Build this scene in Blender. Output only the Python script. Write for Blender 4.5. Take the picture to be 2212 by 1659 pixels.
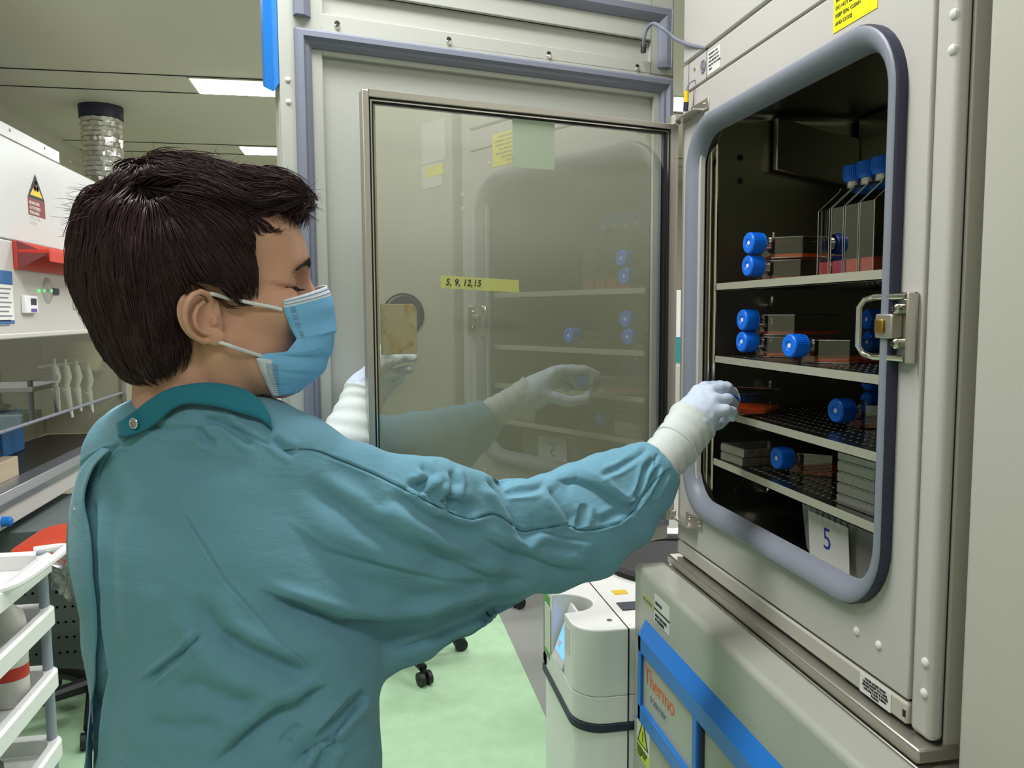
import bpy, bmesh, math, random
import numpy as np
from mathutils import Vector, Matrix
from math import radians as R, sin, cos, pi, tau

for o in list(bpy.data.objects): bpy.data.objects.remove(o)
SC = bpy.context.scene
COL = SC.collection

# ------------------------------------------------------------------ camera, world, light, exposure
YAW, PIT, ROL = R(10.40), R(5.01), R(-0.34)
CX, CY, FPX = 1106.0, 829.5, 1752.0
CAM = np.array([0.0, 0.0, 1.5])
_fw = np.array([sin(YAW)*cos(PIT), cos(YAW)*cos(PIT), -sin(PIT)])
_r0 = np.array([cos(YAW), -sin(YAW), 0.0]); _u0 = np.cross(_r0, _fw)
_rt = _r0*cos(ROL)+_u0*sin(ROL); _up = -_r0*sin(ROL)+_u0*cos(ROL)
cam = bpy.data.cameras.new('camera'); cam_o = bpy.data.objects.new('camera', cam); COL.objects.link(cam_o)
cam.sensor_width = 36.0; cam.lens = FPX/2212*36; cam.clip_start = 0.02
cam_o.matrix_world = Matrix(((_rt[0], _up[0], -_fw[0], CAM[0]), (_rt[1], _up[1], -_fw[1], CAM[1]), (_rt[2], _up[2], -_fw[2], CAM[2]), (0, 0, 0, 1)))
SC.camera = cam_o
w = bpy.data.worlds.new('world'); SC.world = w; w.use_nodes = True
w.node_tree.nodes['Background'].inputs[0].default_value = (0.8, 0.85, 0.9, 1); w.node_tree.nodes['Background'].inputs[1].default_value = 0.3
SC.view_settings.view_transform = 'Standard'; SC.view_settings.look = 'None'
SC.view_settings.gamma = 1; SC.view_settings.exposure = 0.30; SC.view_settings.use_curve_mapping = False
CEIL = 2.7
LAMPS = [(-0.25, y, k) for y, k in ((-0.6, .45), (1.15, 1.05), (2.9, 1.1), (4.6, 1), (6.31, 1))] + [(2.3, y, k) for y, k in ((-0.6, .6), (1.15, 1), (2.9, 1), (4.55, 1))]
LAMP_POWER = 20.0
for i, (x, y, k) in enumerate(LAMPS):
    L = bpy.data.lights.new('ceiling_lamp_light', 'AREA'); L.shape = 'RECTANGLE'; L.size = 1.16; L.size_y = 0.26
    L.energy = LAMP_POWER*k; L.color = (0.955, 0.965, 1.0)
    lo = bpy.data.objects.new('ceiling_lamp_light', L); COL.objects.link(lo); lo.location = (x, y, CEIL-0.016)

# measuring the place: a point seen at pixel (x, y) of the photograph, on a known plane or at a known distance
def ray(x, y): return _rt*(x-CX)/FPX - _up*(y-CY)/FPX + _fw
def onx(x, y, X): d = ray(x, y); return CAM+d*X/d[0]
def ony(x, y, Y): d = ray(x, y); return CAM+d*Y/d[1]
def onz(x, y, Z): d = ray(x, y); return CAM+d*(Z-1.5)/d[2]
def dep(x, y, D): return CAM+ray(x, y)*D
def onp(x, y, p0, n): d = ray(x, y); return CAM+d*((np.array(p0)-CAM)@n)/(d@n)
def proj(P):
    v = np.asarray(P)-CAM; z = v@_fw
    return CX+FPX*(v@_rt)/z, CY-FPX*(v@_up)/z, z

# ------------------------------------------------------------------ materials
def srgb(h):
    if isinstance(h, str):
        c = [int(h[i:i+2], 16)/255 for i in (0, 2, 4)]
        return tuple(((v+0.055)/1.055)**2.4 if v > 0.04045 else v/12.92 for v in c)+(1,)
    return tuple(h)+(1,) if len(h) == 3 else tuple(h)
MATS = {}
def mat(name, col, rough=0.5, metal=0.0, bump=0.0, bscale=200, var=0.0, vscale=8, trans=0.0, emit=0.0, alpha=1.0, spec=0.5, coat=0.0, sss=0.0, ior=1.45, aniso=0.0):
    m = bpy.data.materials.new(name); m.use_nodes = True; nt = m.node_tree; N = nt.nodes; b = N['Principled BSDF']
    c = srgb(col)
    b.inputs['Base Color'].default_value = c; b.inputs['Roughness'].default_value = rough; b.inputs['Metallic'].default_value = metal
    b.inputs['Specular IOR Level'].default_value = spec; b.inputs['IOR'].default_value = ior
    b.inputs['Transmission Weight'].default_value = trans; b.inputs['Alpha'].default_value = alpha
    b.inputs['Coat Weight'].default_value = coat
    if aniso: b.inputs['Anisotropic'].default_value = aniso
    if sss:
        b.inputs['Subsurface Weight'].default_value = sss; b.inputs['Subsurface Radius'].default_value = (1, .35, .2); b.inputs['Subsurface Scale'].default_value = 0.006
    if emit: b.inputs['Emission Color'].default_value = c; b.inputs['Emission Strength'].default_value = emit
    if var or bump:
        tc = N.new('ShaderNodeTexCoord')
    if var:
        nz = N.new('ShaderNodeTexNoise'); nz.inputs['Scale'].default_value = vscale; nz.inputs['Detail'].default_value = 4
        nt.links.new(tc.outputs['Object'], nz.inputs['Vector'])
        mx = N.new('ShaderNodeMix'); mx.data_type = 'RGBA'; mx.blend_type = 'MIX'
        mx.inputs[6].default_value = tuple(v*(1-var) for v in c[:3])+(1,); mx.inputs[7].default_value = tuple(min(1, v*(1+var)) for v in c[:3])+(1,)
        nt.links.new(nz.outputs['Fac'], mx.inputs[0]); nt.links.new(mx.outputs[2], b.inputs['Base Color'])
    if bump:
        n2 = N.new('ShaderNodeTexNoise'); n2.inputs['Scale'].default_value = bscale; n2.inputs['Detail'].default_value = 3
        nt.links.new(tc.outputs['Object'], n2.inputs['Vector'])
        bp = N.new('ShaderNodeBump'); bp.inputs['Strength'].default_value = bump; bp.inputs['Distance'].default_value = 0.002
        nt.links.new(n2.outputs['Fac'], bp.inputs['Height']); nt.links.new(bp.outputs[0], b.inputs['Normal'])
    MATS[name] = m
    return m
def mat_pane(name, tint, refl_min=0.1, rough=0.0, refl_col=(1, 1, 1)):
    """clear pane: straight-through light plus mirror reflection that grows towards grazing"""
    m = bpy.data.materials.new(name); m.use_nodes = True; nt = m.node_tree; N = nt.nodes; N.clear()
    out = N.new('ShaderNodeOutputMaterial'); t = N.new('ShaderNodeBsdfTransparent'); g = N.new('ShaderNodeBsdfGlossy')
    t.inputs[0].default_value = srgb(tint); g.inputs['Roughness'].default_value = rough; g.inputs[0].default_value = refl_col+(1,)
    lw = N.new('ShaderNodeFresnel'); lw.inputs[0].default_value = 1.45
    ma = N.new('ShaderNodeMath'); ma.operation = 'MULTIPLY_ADD'; ma.inputs[1].default_value = 0.9; ma.inputs[2].default_value = refl_min; ma.use_clamp = True
    mx = N.new('ShaderNodeMixShader')
    ge = N.new('ShaderNodeNewGeometry'); fr = N.new('ShaderNodeMath'); fr.operation = 'SUBTRACT'; fr.inputs[0].default_value = 1.0; m2 = N.new('ShaderNodeMath'); m2.operation = 'MULTIPLY'
    nt.links.new(ge.outputs['Backfacing'], fr.inputs[1]); nt.links.new(fr.outputs[0], m2.inputs[1]); nt.links.new(ma.outputs[0], m2.inputs[0])
    nt.links.new(lw.outputs[0], ma.inputs[0]); nt.links.new(m2.outputs[0], mx.inputs[0]); nt.links.new(t.outputs[0], mx.inputs[1]); nt.links.new(g.outputs[0], mx.inputs[2]); nt.links.new(mx.outputs[0], out.inputs[0])
    return m
M = dict(
    wall=mat('wall_paint', 'bcb8a4', 0.6, bump=0.05, bscale=60), ceil=mat('ceiling_panel', 'c6c4b4', 0.45),
    floor=mat('green_vinyl', 'a8cba6', 0.3, var=0.16, vscale=14, spec=0.5), floorgrey=mat('grey_vinyl', '868884', 0.45, var=0.1),
    cream=mat('cream_enamel', 'bcb8b3', 0.38, bump=0.12, bscale=500), cream2=mat('cream_enamel_warm', 'b8b5a9', 0.42, bump=0.12, bscale=500),
    greencream=mat('pale_grey_green_enamel', 'aaac9f', 0.4, bump=0.1, bscale=500),
    doorin=mat('door_liner', 'b0b2a9', 0.5, bump=0.1, bscale=400),
    gasket=mat('grey_rubber_gasket', '777b89', 0.5), gasketlt=mat('grey_rubber_soft', '80848f', 0.42),
    gasketdk=mat('dark_gasket_lip', '2c2d42', 0.5),
    steel=mat('brushed_steel', 'c4bfb5', 0.34, metal=0.85, bump=0.05, bscale=300), steeldk=mat('chamber_steel', 'aaa99c', 0.3, metal=1.0),
    shelf=mat('shelf_steel_shaded', '7d7c74', 0.24, metal=1.0), shelflip=mat('shelf_lip_lit', 'bdbba9', 0.45, metal=0.5), chrome=mat('chrome', 'd5d0c8', 0.12, metal=1.0),  # same steel twice: dark chamber reflection put into shelf colour, lip coloured as lit
    black=mat('black_plastic', '15151a', 0.4), blackr=mat('black_rubber', '101013', 0.6), dark=mat('dark_gap', '201f22', 0.7),
    white=mat('white_plastic', 'e6e6e6', 0.35), paper=mat('paper', 'dcdcd6', 0.7), offw=mat('off_white_plastic', 'd5d4cf', 0.35),
    blue=mat('blue_trim', '1e74c8', 0.4), bluedk=mat('blue_trim_front', '31649c', 0.45), bluecap=mat('blue_cap', '0a6ee2', 0.4, var=0.1, vscale=60),
    yellow=mat('yellow_label', 'f0e800', 0.6), ink=mat('black_ink', '25252b', 0.6), inkblue=mat('blue_ink', '2b3ba8', 0.6), orange=mat('orange_print', 'd56a3c', 0.5),
    tape=mat('green_tape', 'b9bb70', 0.6), lime=mat('lime_label', 'c6dc2c', 0.6), red=mat('red_plastic', 'c4382c', 0.4), redseat=mat('orange_red_vinyl', 'd2401c', 0.4, var=0.1),
    maroon=mat('maroon_label', '7a3a3a', 0.6), aluminium=mat('anodised_aluminium', 'a9adb8', 0.35, metal=0.9),
    greyplastic=mat('grey_post', '8d97a3', 0.45), rivet=mat('white_cap_screw', 'e2dfd8', 0.35),
    foil=mat('foil', 'd4d2cc', 0.28, metal=1.0, bump=1.0, bscale=90), grating=mat('grey_perforated', '5d6666', 0.5),
    medium=mat('orange_medium', 'c84c1a', 0.1, alpha=0.6), mediumred=mat('pink_medium', 'b04a3c', 0.1, alpha=0.8),
    screen=mat('lit_screen', '5a90f0', 0.3, emit=1.6), lampglow=mat('lamp_diffuser', 'fffdf5', 0.3, emit=5.0),
    ledgreen=mat('green_led', '40e060', 0.3, emit=2.0), yellowp=mat('yellow_plastic', 'e8c21e', 0.4), tealm=mat('teal_plastic', '2b8c8c', 0.5),
    rust=mat('rust_stained_plate', 'b0a684', 0.5), brass=mat('brass', 'b8924a', 0.35, metal=1.0), signgreen=mat('green_sticker', '6aa860', 0.6),
    whitehood=mat('white_hood_enamel', 'c6c8c7', 0.35), hoodgrey=mat('hood_grey_enamel', 'bdbab6', 0.4), hoodin=mat('hood_inside', 'a5a18e', 0.45),
)
M['glass'] = mat_pane('door_glass', 'f6f6ee', 0.17)
M['hoodglass'] = mat_pane('sash_glass', 'e6e8e2', 0.05)
M['clear'] = mat_pane('clear_polystyrene', 'f2f2ee', 0.13)
M['bagclear'] = mat_pane('clear_bag', 'e4e4e4', 0.16, rough=0.35)
MATS.update(M); M = MATS
# ------------------------------------------------------------------ mesh builder
class MB:
    def __init__(s): s.v = []; s.f = []; s.mi = []; s.T = None
    def add(s, vs, fs, mi=0):
        n = len(s.v)
        if s.T is not None:
            T = s.T; vs = [tuple(T @ Vector(v)) for v in vs]
        s.v += [tuple(map(float, v)) for v in vs]; s.f += [tuple(n+i for i in f) for f in fs]; s.mi += [mi]*len(fs); return s
    def box(s, c, d, mi=0, rz=0):
        x, y, z = (q/2 for q in d); ca, sa = cos(rz), sin(rz)
        vs = [(c[0]+a*x*ca-b*y*sa, c[1]+a*x*sa+b*y*ca, c[2]+e*z) for a in (-1, 1) for b in (-1, 1) for e in (-1, 1)]
        return s.add(vs, [(0, 1, 3, 2), (4, 6, 7, 5), (0, 4, 5, 1), (2, 3, 7, 6), (0, 2, 6, 4), (1, 5, 7, 3)], mi)
    def b2(s, a, b, mi=0):
        return s.box([(a[i]+b[i])/2 for i in range(3)], [abs(b[i]-a[i]) for i in range(3)], mi)
    def tube(s, pts, r, n=10, mi=0, cap=True, closed=False):
        P = [Vector(p) for p in pts]; m = len(P); rs = r if hasattr(r, '__len__') else [r]*m
        up = None; rings = []
        for i, p in enumerate(P):
            if closed: t = (P[(i+1) % m]-P[i-1])
            else: t = P[min(i+1, m-1)]-P[max(i-1, 0)]
            t.normalize()
            if up is None:
                up = Vector((0, 0, 1)) if abs(t.z) < 0.9 else Vector((1, 0, 0))
            up = (up-t*up.dot(t)).normalized(); w_ = t.cross(up)
            rings.append([p+(up*cos(a)+w_*sin(a))*rs[i] for a in (tau*k/n for k in range(n))])
        vs = [q for rg in rings for q in rg]; fs = []
        for i in range(m if closed else m-1):
            j = (i+1) % m
            for k in range(n):
                fs.append((i*n+k, i*n+(k+1) % n, j*n+(k+1) % n, j*n+k))
        if cap and not closed: fs += [tuple(range(n))[::-1], tuple((m-1)*n+k for k in range(n))]
        return s.add(vs, fs, mi)
    def cyl(s, a, b, r, n=20, mi=0, r2=None): return s.tube([a, b], [r, r if r2 is None else r2], n, mi)
    def lathe(s, c, prof, n=28, mi=0, axis=(0, 0, 1)):
        ax = Vector(axis).normalized(); q = ax.to_track_quat('Z', 'Y'); c = Vector(c)
        vs = []; fs = []
        for (r, z) in prof:
            for k in range(n): vs.append(c+q @ Vector((r*cos(tau*k/n), r*sin(tau*k/n), z)))
        for i in range(len(prof)-1):
            for k in range(n): fs.append((i*n+k, i*n+(k+1) % n, (i+1)*n+(k+1) % n, (i+1)*n+k))
        if prof[0][0] > 1e-6: fs.append(tuple(range(n))[::-1])
        if prof[-1][0] > 1e-6: fs.append(tuple((len(prof)-1)*n+k for k in range(n)))
        return s.add(vs, fs, mi)
    def prism(s, poly, vec, mi=0):
        n = len(poly); v = Vector(vec); A = [Vector(p) for p in poly]; B = [p+v for p in A]
        fs = [tuple(range(n))[::-1], tuple(range(n, 2*n))]+[(i, (i+1) % n, n+(i+1) % n, n+i) for i in range(n)]
        return s.add(A+B, fs, mi)
    def grid(s, G, mi=0, closed_u=False):
        h = len(G); wd = len(G[0]); vs = [p for r_ in G for p in r_]; fs = []
        for i in range(h-1):
            for j in range(wd if closed_u else wd-1):
                fs.append((i*wd+j, i*wd+(j+1) % wd, (i+1)*wd+(j+1) % wd, (i+1)*wd+j))
        return s.add(vs, fs, mi)
    def sphere(s, c, r, n=16, mi=0, sc=(1, 1, 1)):
        G = [[(c[0]+r*sc[0]*sin(pi*i/n)*cos(tau*j/n), c[1]+r*sc[1]*sin(pi*i/n)*sin(tau*j/n), c[2]+r*sc[2]*cos(pi*i/n)) for j in range(n)] for i in range(n+1)]
        return s.grid(G, mi, True)
WLOC = {}
def thing(name, label, cat, loc, group=None):
    o = bpy.data.objects.new(name, None); COL.objects.link(o); o.location = tuple(map(float, loc)); o.empty_display_size = 0.05
    o['label'] = label; o['category'] = cat
    if group: o['group'] = group
    WLOC[o.name] = Vector(o.location); return o
def obj(name, mb, mats, parent=None, bevel=0.0, smooth=True, ang=35, org=None, label=None, seg=2, solid=0.0, merge=True):
    """links the collected shapes as one mesh; vertices are given in world space"""
    vs, fs = (mb.v, mb.f) if isinstance(mb, MB) else mb[:2]
    off = np.array(WLOC[parent.name]) if parent else (np.array(org, float) if org is not None else np.zeros(3))
    me = bpy.data.meshes.new(name); V = np.array(vs, float)-off
    me.from_pydata(V.tolist(), [], fs)
    if not isinstance(mats, (list, tuple)): mats = [mats]
    for m_ in mats: me.materials.append(M[m_] if isinstance(m_, str) else m_)
    if isinstance(mb, MB): me.polygons.foreach_set('material_index', mb.mi)
    bm = bmesh.new(); bm.from_mesh(me)
    if merge: bmesh.ops.remove_doubles(bm, verts=bm.verts, dist=1e-6)
    bmesh.ops.recalc_face_normals(bm, faces=bm.faces); bm.to_mesh(me); bm.free()
    if smooth:
        me.polygons.foreach_set('use_smooth', [True]*len(me.polygons)); me.set_sharp_from_angle(angle=R(ang))
    o = bpy.data.objects.new(name, me); COL.objects.link(o)
    if parent: o.parent = parent; WLOC[o.name] = Vector(off.tolist())
    else: o.location = off.tolist(); WLOC[o.name] = Vector(off.tolist())
    if bevel:
        b = o.modifiers.new('bevel', 'BEVEL'); b.width = bevel; b.segments = seg; b.limit_method = 'ANGLE'; b.angle_limit = R(40); b.harden_normals = False
    if solid:
        b = o.modifiers.new('solid', 'SOLIDIFY'); b.thickness = solid; b.offset = 0
    if label: o['label'] = label
    return o
def single(name, mb, mats, label, cat, org, group=None, **k):
    o = obj(name, mb, mats, None, org=org, **k); o['label'] = label; o['category'] = cat
    if group: o['group'] = group
    return o
def struct(name, mb, mats, parent=None, **k):
    o = obj(name, mb, mats, parent, **k)
    if not parent: o['kind'] = 'structure'
    return o
def text(name, s, size, loc, right, up, m, parent=None, extrude=0.0004, align='LEFT', label=None, shear=0.0, spacing=1.0):
    cu = bpy.data.curves.new('t', 'FONT'); cu.body = s; cu.size = size; cu.extrude = extrude; cu.align_x = align; cu.shear = shear; cu.space_line = spacing; cu.resolution_u = 3
    to = bpy.data.objects.new('t', cu); COL.objects.link(to)
    dg = bpy.context.evaluated_depsgraph_get(); me = bpy.data.meshes.new_from_object(to.evaluated_get(dg)); bpy.data.objects.remove(to)
    r_ = Vector(right).normalized(); u_ = Vector(up).normalized(); n_ = r_.cross(u_)
    T = Matrix(((r_.x, u_.x, n_.x, loc[0]), (r_.y, u_.y, n_.y, loc[1]), (r_.z, u_.z, n_.z, loc[2]), (0, 0, 0, 1)))
    me.transform(T)
    off = WLOC[parent.name] if parent else Vector((0, 0, 0)); me.transform(Matrix.Translation(-off))
    me.materials.clear(); me.materials.append(M[m]); me.name = name
    o = bpy.data.objects.new(name, me); COL.objects.link(o)
    if parent: o.parent = parent; WLOC[o.name] = off.copy()
    if label: o['label'] = label
    return o
def copy_tree(o, loc=None, rz=None):
    c = o.copy(); COL.objects.link(c)
    if loc is not None: c.location = loc
    if rz is not None: c.rotation_euler = (0, 0, rz)
    for ch in list(o.children):
        d = ch.copy(); COL.objects.link(d); d.parent = c
        for g in list(ch.children):
            e = g.copy(); COL.objects.link(e); e.parent = d
    return c
def rrect(y0, y1, z0, z1, r, n=8):
    """rounded rectangle loop in two axes"""
    L = []
    for cy_, cz_, a0 in ((y1-r, z1-r, 0), (y0+r, z1-r, 90), (y0+r, z0+r, 180), (y1-r, z0+r, 270)):
        for k in range(n+1):
            a = R(a0+90*k/n); L.append((cy_+r*cos(a), cz_+r*sin(a)))
    return L
# ------------------------------------------------------------------ room
XL, XR, YB, YF = -2.05, 3.3, -1.6, 7.3
struct('floor', MB().b2((XL-.1, YB-.1, -.1), (0.64, YF+.1, 0)), 'floor')
struct('floor', MB().b2((0.6405, YB-.1, -.1), (XR+.1, YF+.1, 0.0)), 'floorgrey')
struct('ceiling', MB().b2((XL-.1, YB-.1, CEIL), (XR+.1, YF+.1, CEIL+.1)), 'ceil')
struct('wall_left', MB().b2((XL-.1, YB-.1, 0), (XL, YF+.1, CEIL)), 'wall')
struct('wall_right', MB().b2((XR, YB-.1, 0), (XR+.1, YF+.1, CEIL)), 'wall')
struct('wall_back', MB().b2((XL, YF, 0), (XR, YF+.1, CEIL)), 'wall')
struct('wall_front', MB().b2((XL, YB-.1, 0), (XR, YB, CEIL)), 'wall')
struct('trim_1', MB().prism([(XL, YB, CEIL-.075), (XL, YB, CEIL), (XL+.06, YB, CEIL), (XL+.045, YB, CEIL-.035), (XL+.02, YB, CEIL-.06)], (0, YF-YB, 0)), 'cream2')
struct('trim_2', MB().b2((XL, 4.43, CEIL-.004), (XR, 4.435, CEIL)).b2((XL, 4.76, CEIL-.004), (XR, 4.765, CEIL)).b2((XL, 6.14, CEIL-.004), (XR, 6.145, CEIL)).b2((XL, 6.48, CEIL-.004), (XR, 6.485, CEIL)).b2((0.42, YB, CEIL-.003), (0.424, 4.43, CEIL)), 'dark')
for v in range(4):
    struct('trim_%d' % (3+v), MB().b2((XL, 3.6+v*1.2, 0), (XL+.003, 3.606+v*1.2, CEIL-.08)), 'hoodin')
for (x, y, k) in LAMPS:
    o = thing('ceiling_light', 'recessed ceiling light panel', 'ceiling light', (x, y, CEIL), 'recessed rectangular ceiling light panels')
    if abs(y-4.6) < .01: o['label'] = 'larger lit ceiling panel beside the tall blue door trim'
    elif abs(y-6.31) < .01: o['label'] = 'smaller, farther lit ceiling panel just above the dark hair'
    elif abs(y-4.55) < .01: o['label'] = 'small glowing ceiling panel seen in the gap left of the yellow plug'
    else: o['label'] = 'lit ceiling panel behind or above the camera'
    obj('frame', MB().b2((x-.6, y-.15, CEIL-.006), (x+.6, y-.135, CEIL)).b2((x-.6, y+.135, CEIL-.006), (x+.6, y+.15, CEIL)).b2((x-.6, y-.135, CEIL-.006), (x-.585, y+.135, CEIL)).b2((x+.585, y-.135, CEIL-.006), (x+.6, y+.135, CEIL)), 'ceil', o)
    obj('diffuser', MB().b2((x-.585, y-.135, CEIL-.010), (x+.585, y+.135, CEIL-.004)), 'lampglow', o)

# ------------------------------------------------------------------ upper incubator (open)
FX = 0.65                       # plane of the front face
inc = thing('incubator', 'upper cream laboratory incubator with both doors open and steel shelves inside', 'incubator', (1.0, 1.2, 0.966))
FY0, FY1 = 0.816, 1.600
OY0, OY1, OZ0, OZ1 = 0.925, 1.515, 1.105, 1.862      # opening
TOPZ = 2.06
def plate_hole(mb, y0, y1, z0, z1, loop, x0, x1, mi=0):
    """rectangular plate (y0..y1, z0..z1) between x0 and x1 with a hole of the given loop"""
    n = len(loop); out = []
    cy_, cz_ = (y0+y1)/2, (z0+z1)/2
    for (y, z) in loop:        # project each hole point outwards onto the rectangle
        dy, dz = y-(OY0+OY1)/2, z-(OZ0+OZ1)/2
        oy, oz = (OY0+OY1)/2, (OZ0+OZ1)/2
        t = min([((y1-oy)/dy if dy > 0 else (y0-oy)/dy) if abs(dy) > 1e-9 else 1e9, ((z1-oz)/dz if dz > 0 else (z0-oz)/dz) if abs(dz) > 1e-9 else 1e9])
        out.append((oy+dy*t, oz+dz*t))
    # make sure the four corners exist
    for cyy, czz in ((y1, z1), (y0, z1), (y0, z0), (y1, z0)):
        k = min(range(n), key=lambda i: (out[i][0]-cyy)**2+(out[i][1]-czz)**2); out[k] = (cyy, czz)
    vs = [(x0, a, b) for a, b in loop]+[(x0, a, b) for a, b in out]+[(x1, a, b) for a, b in loop]+[(x1, a, b) for a, b in out]
    fs = []
    for i in range(n):
        j = (i+1) % n
        fs += [(i, j, n+j, n+i), (2*n+i, 3*n+i, 3*n+j, 2*n+j), (i, 2*n+i, 2*n+j, j), (n+i, n+j, 3*n+j, 3*n+i)]
    mb.add(vs, fs, mi)
hole = rrect(OY0+.006, OY1-.006, OZ0+.006, OZ1-.006, 0.075, 10)
mb = MB(); plate_hole(mb, 0.857, FY1, 1.022, 1.935, hole, FX, FX+.012)
obj('front_frame', mb, 'cream', inc, bevel=0.002, ang=30)
obj('corner_strip', MB().b2((FX, FY0, .988), (FX+.02, .854, TOPZ+.35)), 'cream', inc, bevel=0.008, seg=4)
obj('top_strip', MB().b2((FX, .857, 1.939), (FX+.012, FY1, 1.992)), 'cream', inc, bevel=0.002)
obj('top_panel', MB().b2((FX-.002, .857, 1.996), (FX+.012, FY1-.004, TOPZ+.35)), 'cream', inc, bevel=0.004)
obj('bottom_strip', MB().b2((FX-.001, .857, .990), (FX+.012, FY1, 1.018)), 'cream2', inc, bevel=0.0035)
mb = MB().b2((FX+.0125, FY0+.003, .985), (FX+.02, FY1-.001, OZ0)).b2((FX+.0125, FY0+.003, OZ1+.005), (FX+.02, FY1-.001, TOPZ+.35))
mb.b2((FX+.0125, FY0+.003, OZ0), (FX+.02, OY0, OZ1+.005)).b2((FX+.0125, OY1+.01, OZ0), (FX+.02, FY1-.001, OZ1+.005))
obj('seam_backing', mb, 'dark', inc)
mb = MB()
mb.b2((FX+.0205, FY0+.001, .972), (1.42, FY0+.03, TOPZ+.35)).b2((FX+.0205, FY1-.03, .972), (1.42, FY1-.001, TOPZ+.35))
mb.b2((1.39, FY0+.03, .972), (1.42, FY1-.03, TOPZ+.35)).b2((FX+.0205, FY0+.03, TOPZ+.32), (1.39, FY1-.03, TOPZ+.35)).b2((FX+.0205, FY0+.03, .972), (1.39, FY1-.03, 1.0))
obj('outer_shell', mb, 'cream2', inc, bevel=0.003)
obj('base_plate', MB().b2((FX-.018, FY0-.004, .966), (FX+.04, FY1+.012, .984)), 'steel', inc, bevel=0.003)
# chamber lining, one mesh open to the front
CY0, CY1, CZ0, CZ1, CXB = 0.918, 1.512, 1.085, 1.885, 1.19
def ring(x, y0, y1, z0, z1, r): return [(x, a, b) for a, b in rrect(y0, y1, z0, z1, r, 6)]
G = [ring(FX+.013, OY0+.010, OY1-.010, OZ0+.010, OZ1-.010, .075), ring(FX+.03, OY0+.004, OY1-.004, OZ0+.004, OZ1-.004, .07), ring(FX+.05, CY0, CY1, CZ0, CZ1, .02), ring(CXB, CY0, CY1, CZ0, CZ1, .02)]
mb = MB().grid(G, closed_u=True); n_ = len(G[0]); mb.f.append(tuple(range(3*n_, 4*n_))); mb.mi.append(0)
obj('chamber_lining', mb, 'steeldk', inc, ang=40)
# wall duct, ceiling duct and blower ring inside
mb = MB().b2((.98, CY0+.01, 1.76), (CXB-.005, CY1-.01, CZ1-.005)).prism([(.80, CY1-.005, 1.775), (.98, CY1-.005, 1.74), (.98, CY1-.02, 1.74), (.80, CY1-.02, 1.775)], (0, 0, .10))
obj('air_duct', mb, 'steeldk', inc, bevel=.003)
obj('blower_ring', MB().lathe((1.10, 1.25, 1.70), [(.07, 0), (.085, .0), (.085, .012), (.07, .012), (.07, 0)], axis=(-1, 0, 0)), 'steeldk', inc)
for x_, z_, r_ in ((.735, 1.80, .0055), (.735, 1.755, .0055), (.745, 1.14, .008)): obj('port_hole', MB().cyl((x_, CY1+.001, z_), (x_, CY1-.0015, z_), r_, 14), 'black', inc)
obj('front_rail', MB().tube([(.683, CY1-.006, CZ0+.03), (.683, CY1-.006, CZ1-.03)], .0045, 8).tube([(.671, CY1-.008, CZ0+.04), (.671, CY1-.008, CZ1-.05)], .0025, 8), 'chrome', inc)
for z in [1.135+.042*k for k in range(13)]:
    obj('shelf_hook', MB().tube([(.80, CY1, z), (.80, CY1-.012, z), (.80, CY1-.015, z+.006), (.80, CY1-.015, z+.016)], .0028, 6), 'chrome', inc)
# gasket round the opening
def offl(d, h): return [(FX-h, a, b) for a, b in rrect(.897+d, 1.546-d, 1.100+d, 1.868-d, .100-d, 10)]
prof = [(0, -.001), (0.0, .010), (.002, .015), (.006, .017), (.014, .016), (.021, .012), (.027, .006), (.031, -.001), (.033, -.012)]
mb = MB().grid([offl(d, h) for d, h in prof], closed_u=True)
nl = len(offl(0, 0))
mb.mi = [1 if (i//nl) < 2 else 0 for i in range(len(mb.f))]
obj('front_gasket', mb, ['gasketlt', 'gasketdk'], inc, ang=60)
# shelves with pierced holes
def shelf(z, x0=.672, x1=1.16, y0=.935, y1=1.475):
    s = MB(); px_, py_ = .024, .0165; nx = int((x1-x0-.02)/px_); ny = int((y1-y0-.02)/py_); ox, oy = x0+.012, y0+.010
    for i in range(nx):
        for j in range(ny):
            a, b = ox+i*px_, oy+j*py_; k = (a+px_/2, b+py_/2)
            rx, ry = .0062, .0048
            if (i+j) % 2: pass
            vs = [(a, b, z), (a+px_, b, z), (a+px_, b+py_, z), (a, b+py_, z)]
            H = [(k[0]+rx*cos(t), k[1]+ry*sin(t), z) for t in (R(225), R(270), R(315), R(0), R(45), R(90), R(135), R(180))]
            L_ = [(k[0]+rx*.86*cos(t), k[1]+ry*.86*sin(t), z-.0022) for t in (R(225), R(270), R(315), R(0), R(45), R(90), R(135), R(180))]
            vs += H+L_
            fs = [(0, 1, 6, 5, 4), (1, 2, 8, 7, 6), (2, 3, 10, 9, 8), (3, 0, 4, 11, 10)]
            fs += [(4+q, 4+(q+1) % 8, 12+(q+1) % 8, 12+q) for q in range(8)]
            s.add(vs, fs)
    ex, ey = ox+nx*px_, oy+ny*py_
    s.b2((x0, y0, z-.014), (x0+.0015, y1, z), 1); s.b2((x0, y0, z-.014), (x0+.012, y1, z-.0125), 1); s.b2((x0+.0015, y0, z-.0012), (ox, y1, z))
    s.b2((ex, y0, z-.012), (x1, y1, z)); s.b2((ox, y0, z-.012), (ex, oy, z)); s.b2((ox, ey, z-.012), (ex, y1, z))
    return s
SZ = [1.554, 1.415, 1.311, 1.214]
for z in SZ: obj('shelf', shelf(z), ['shelf', 'shelflip'], inc, ang=30)
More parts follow.
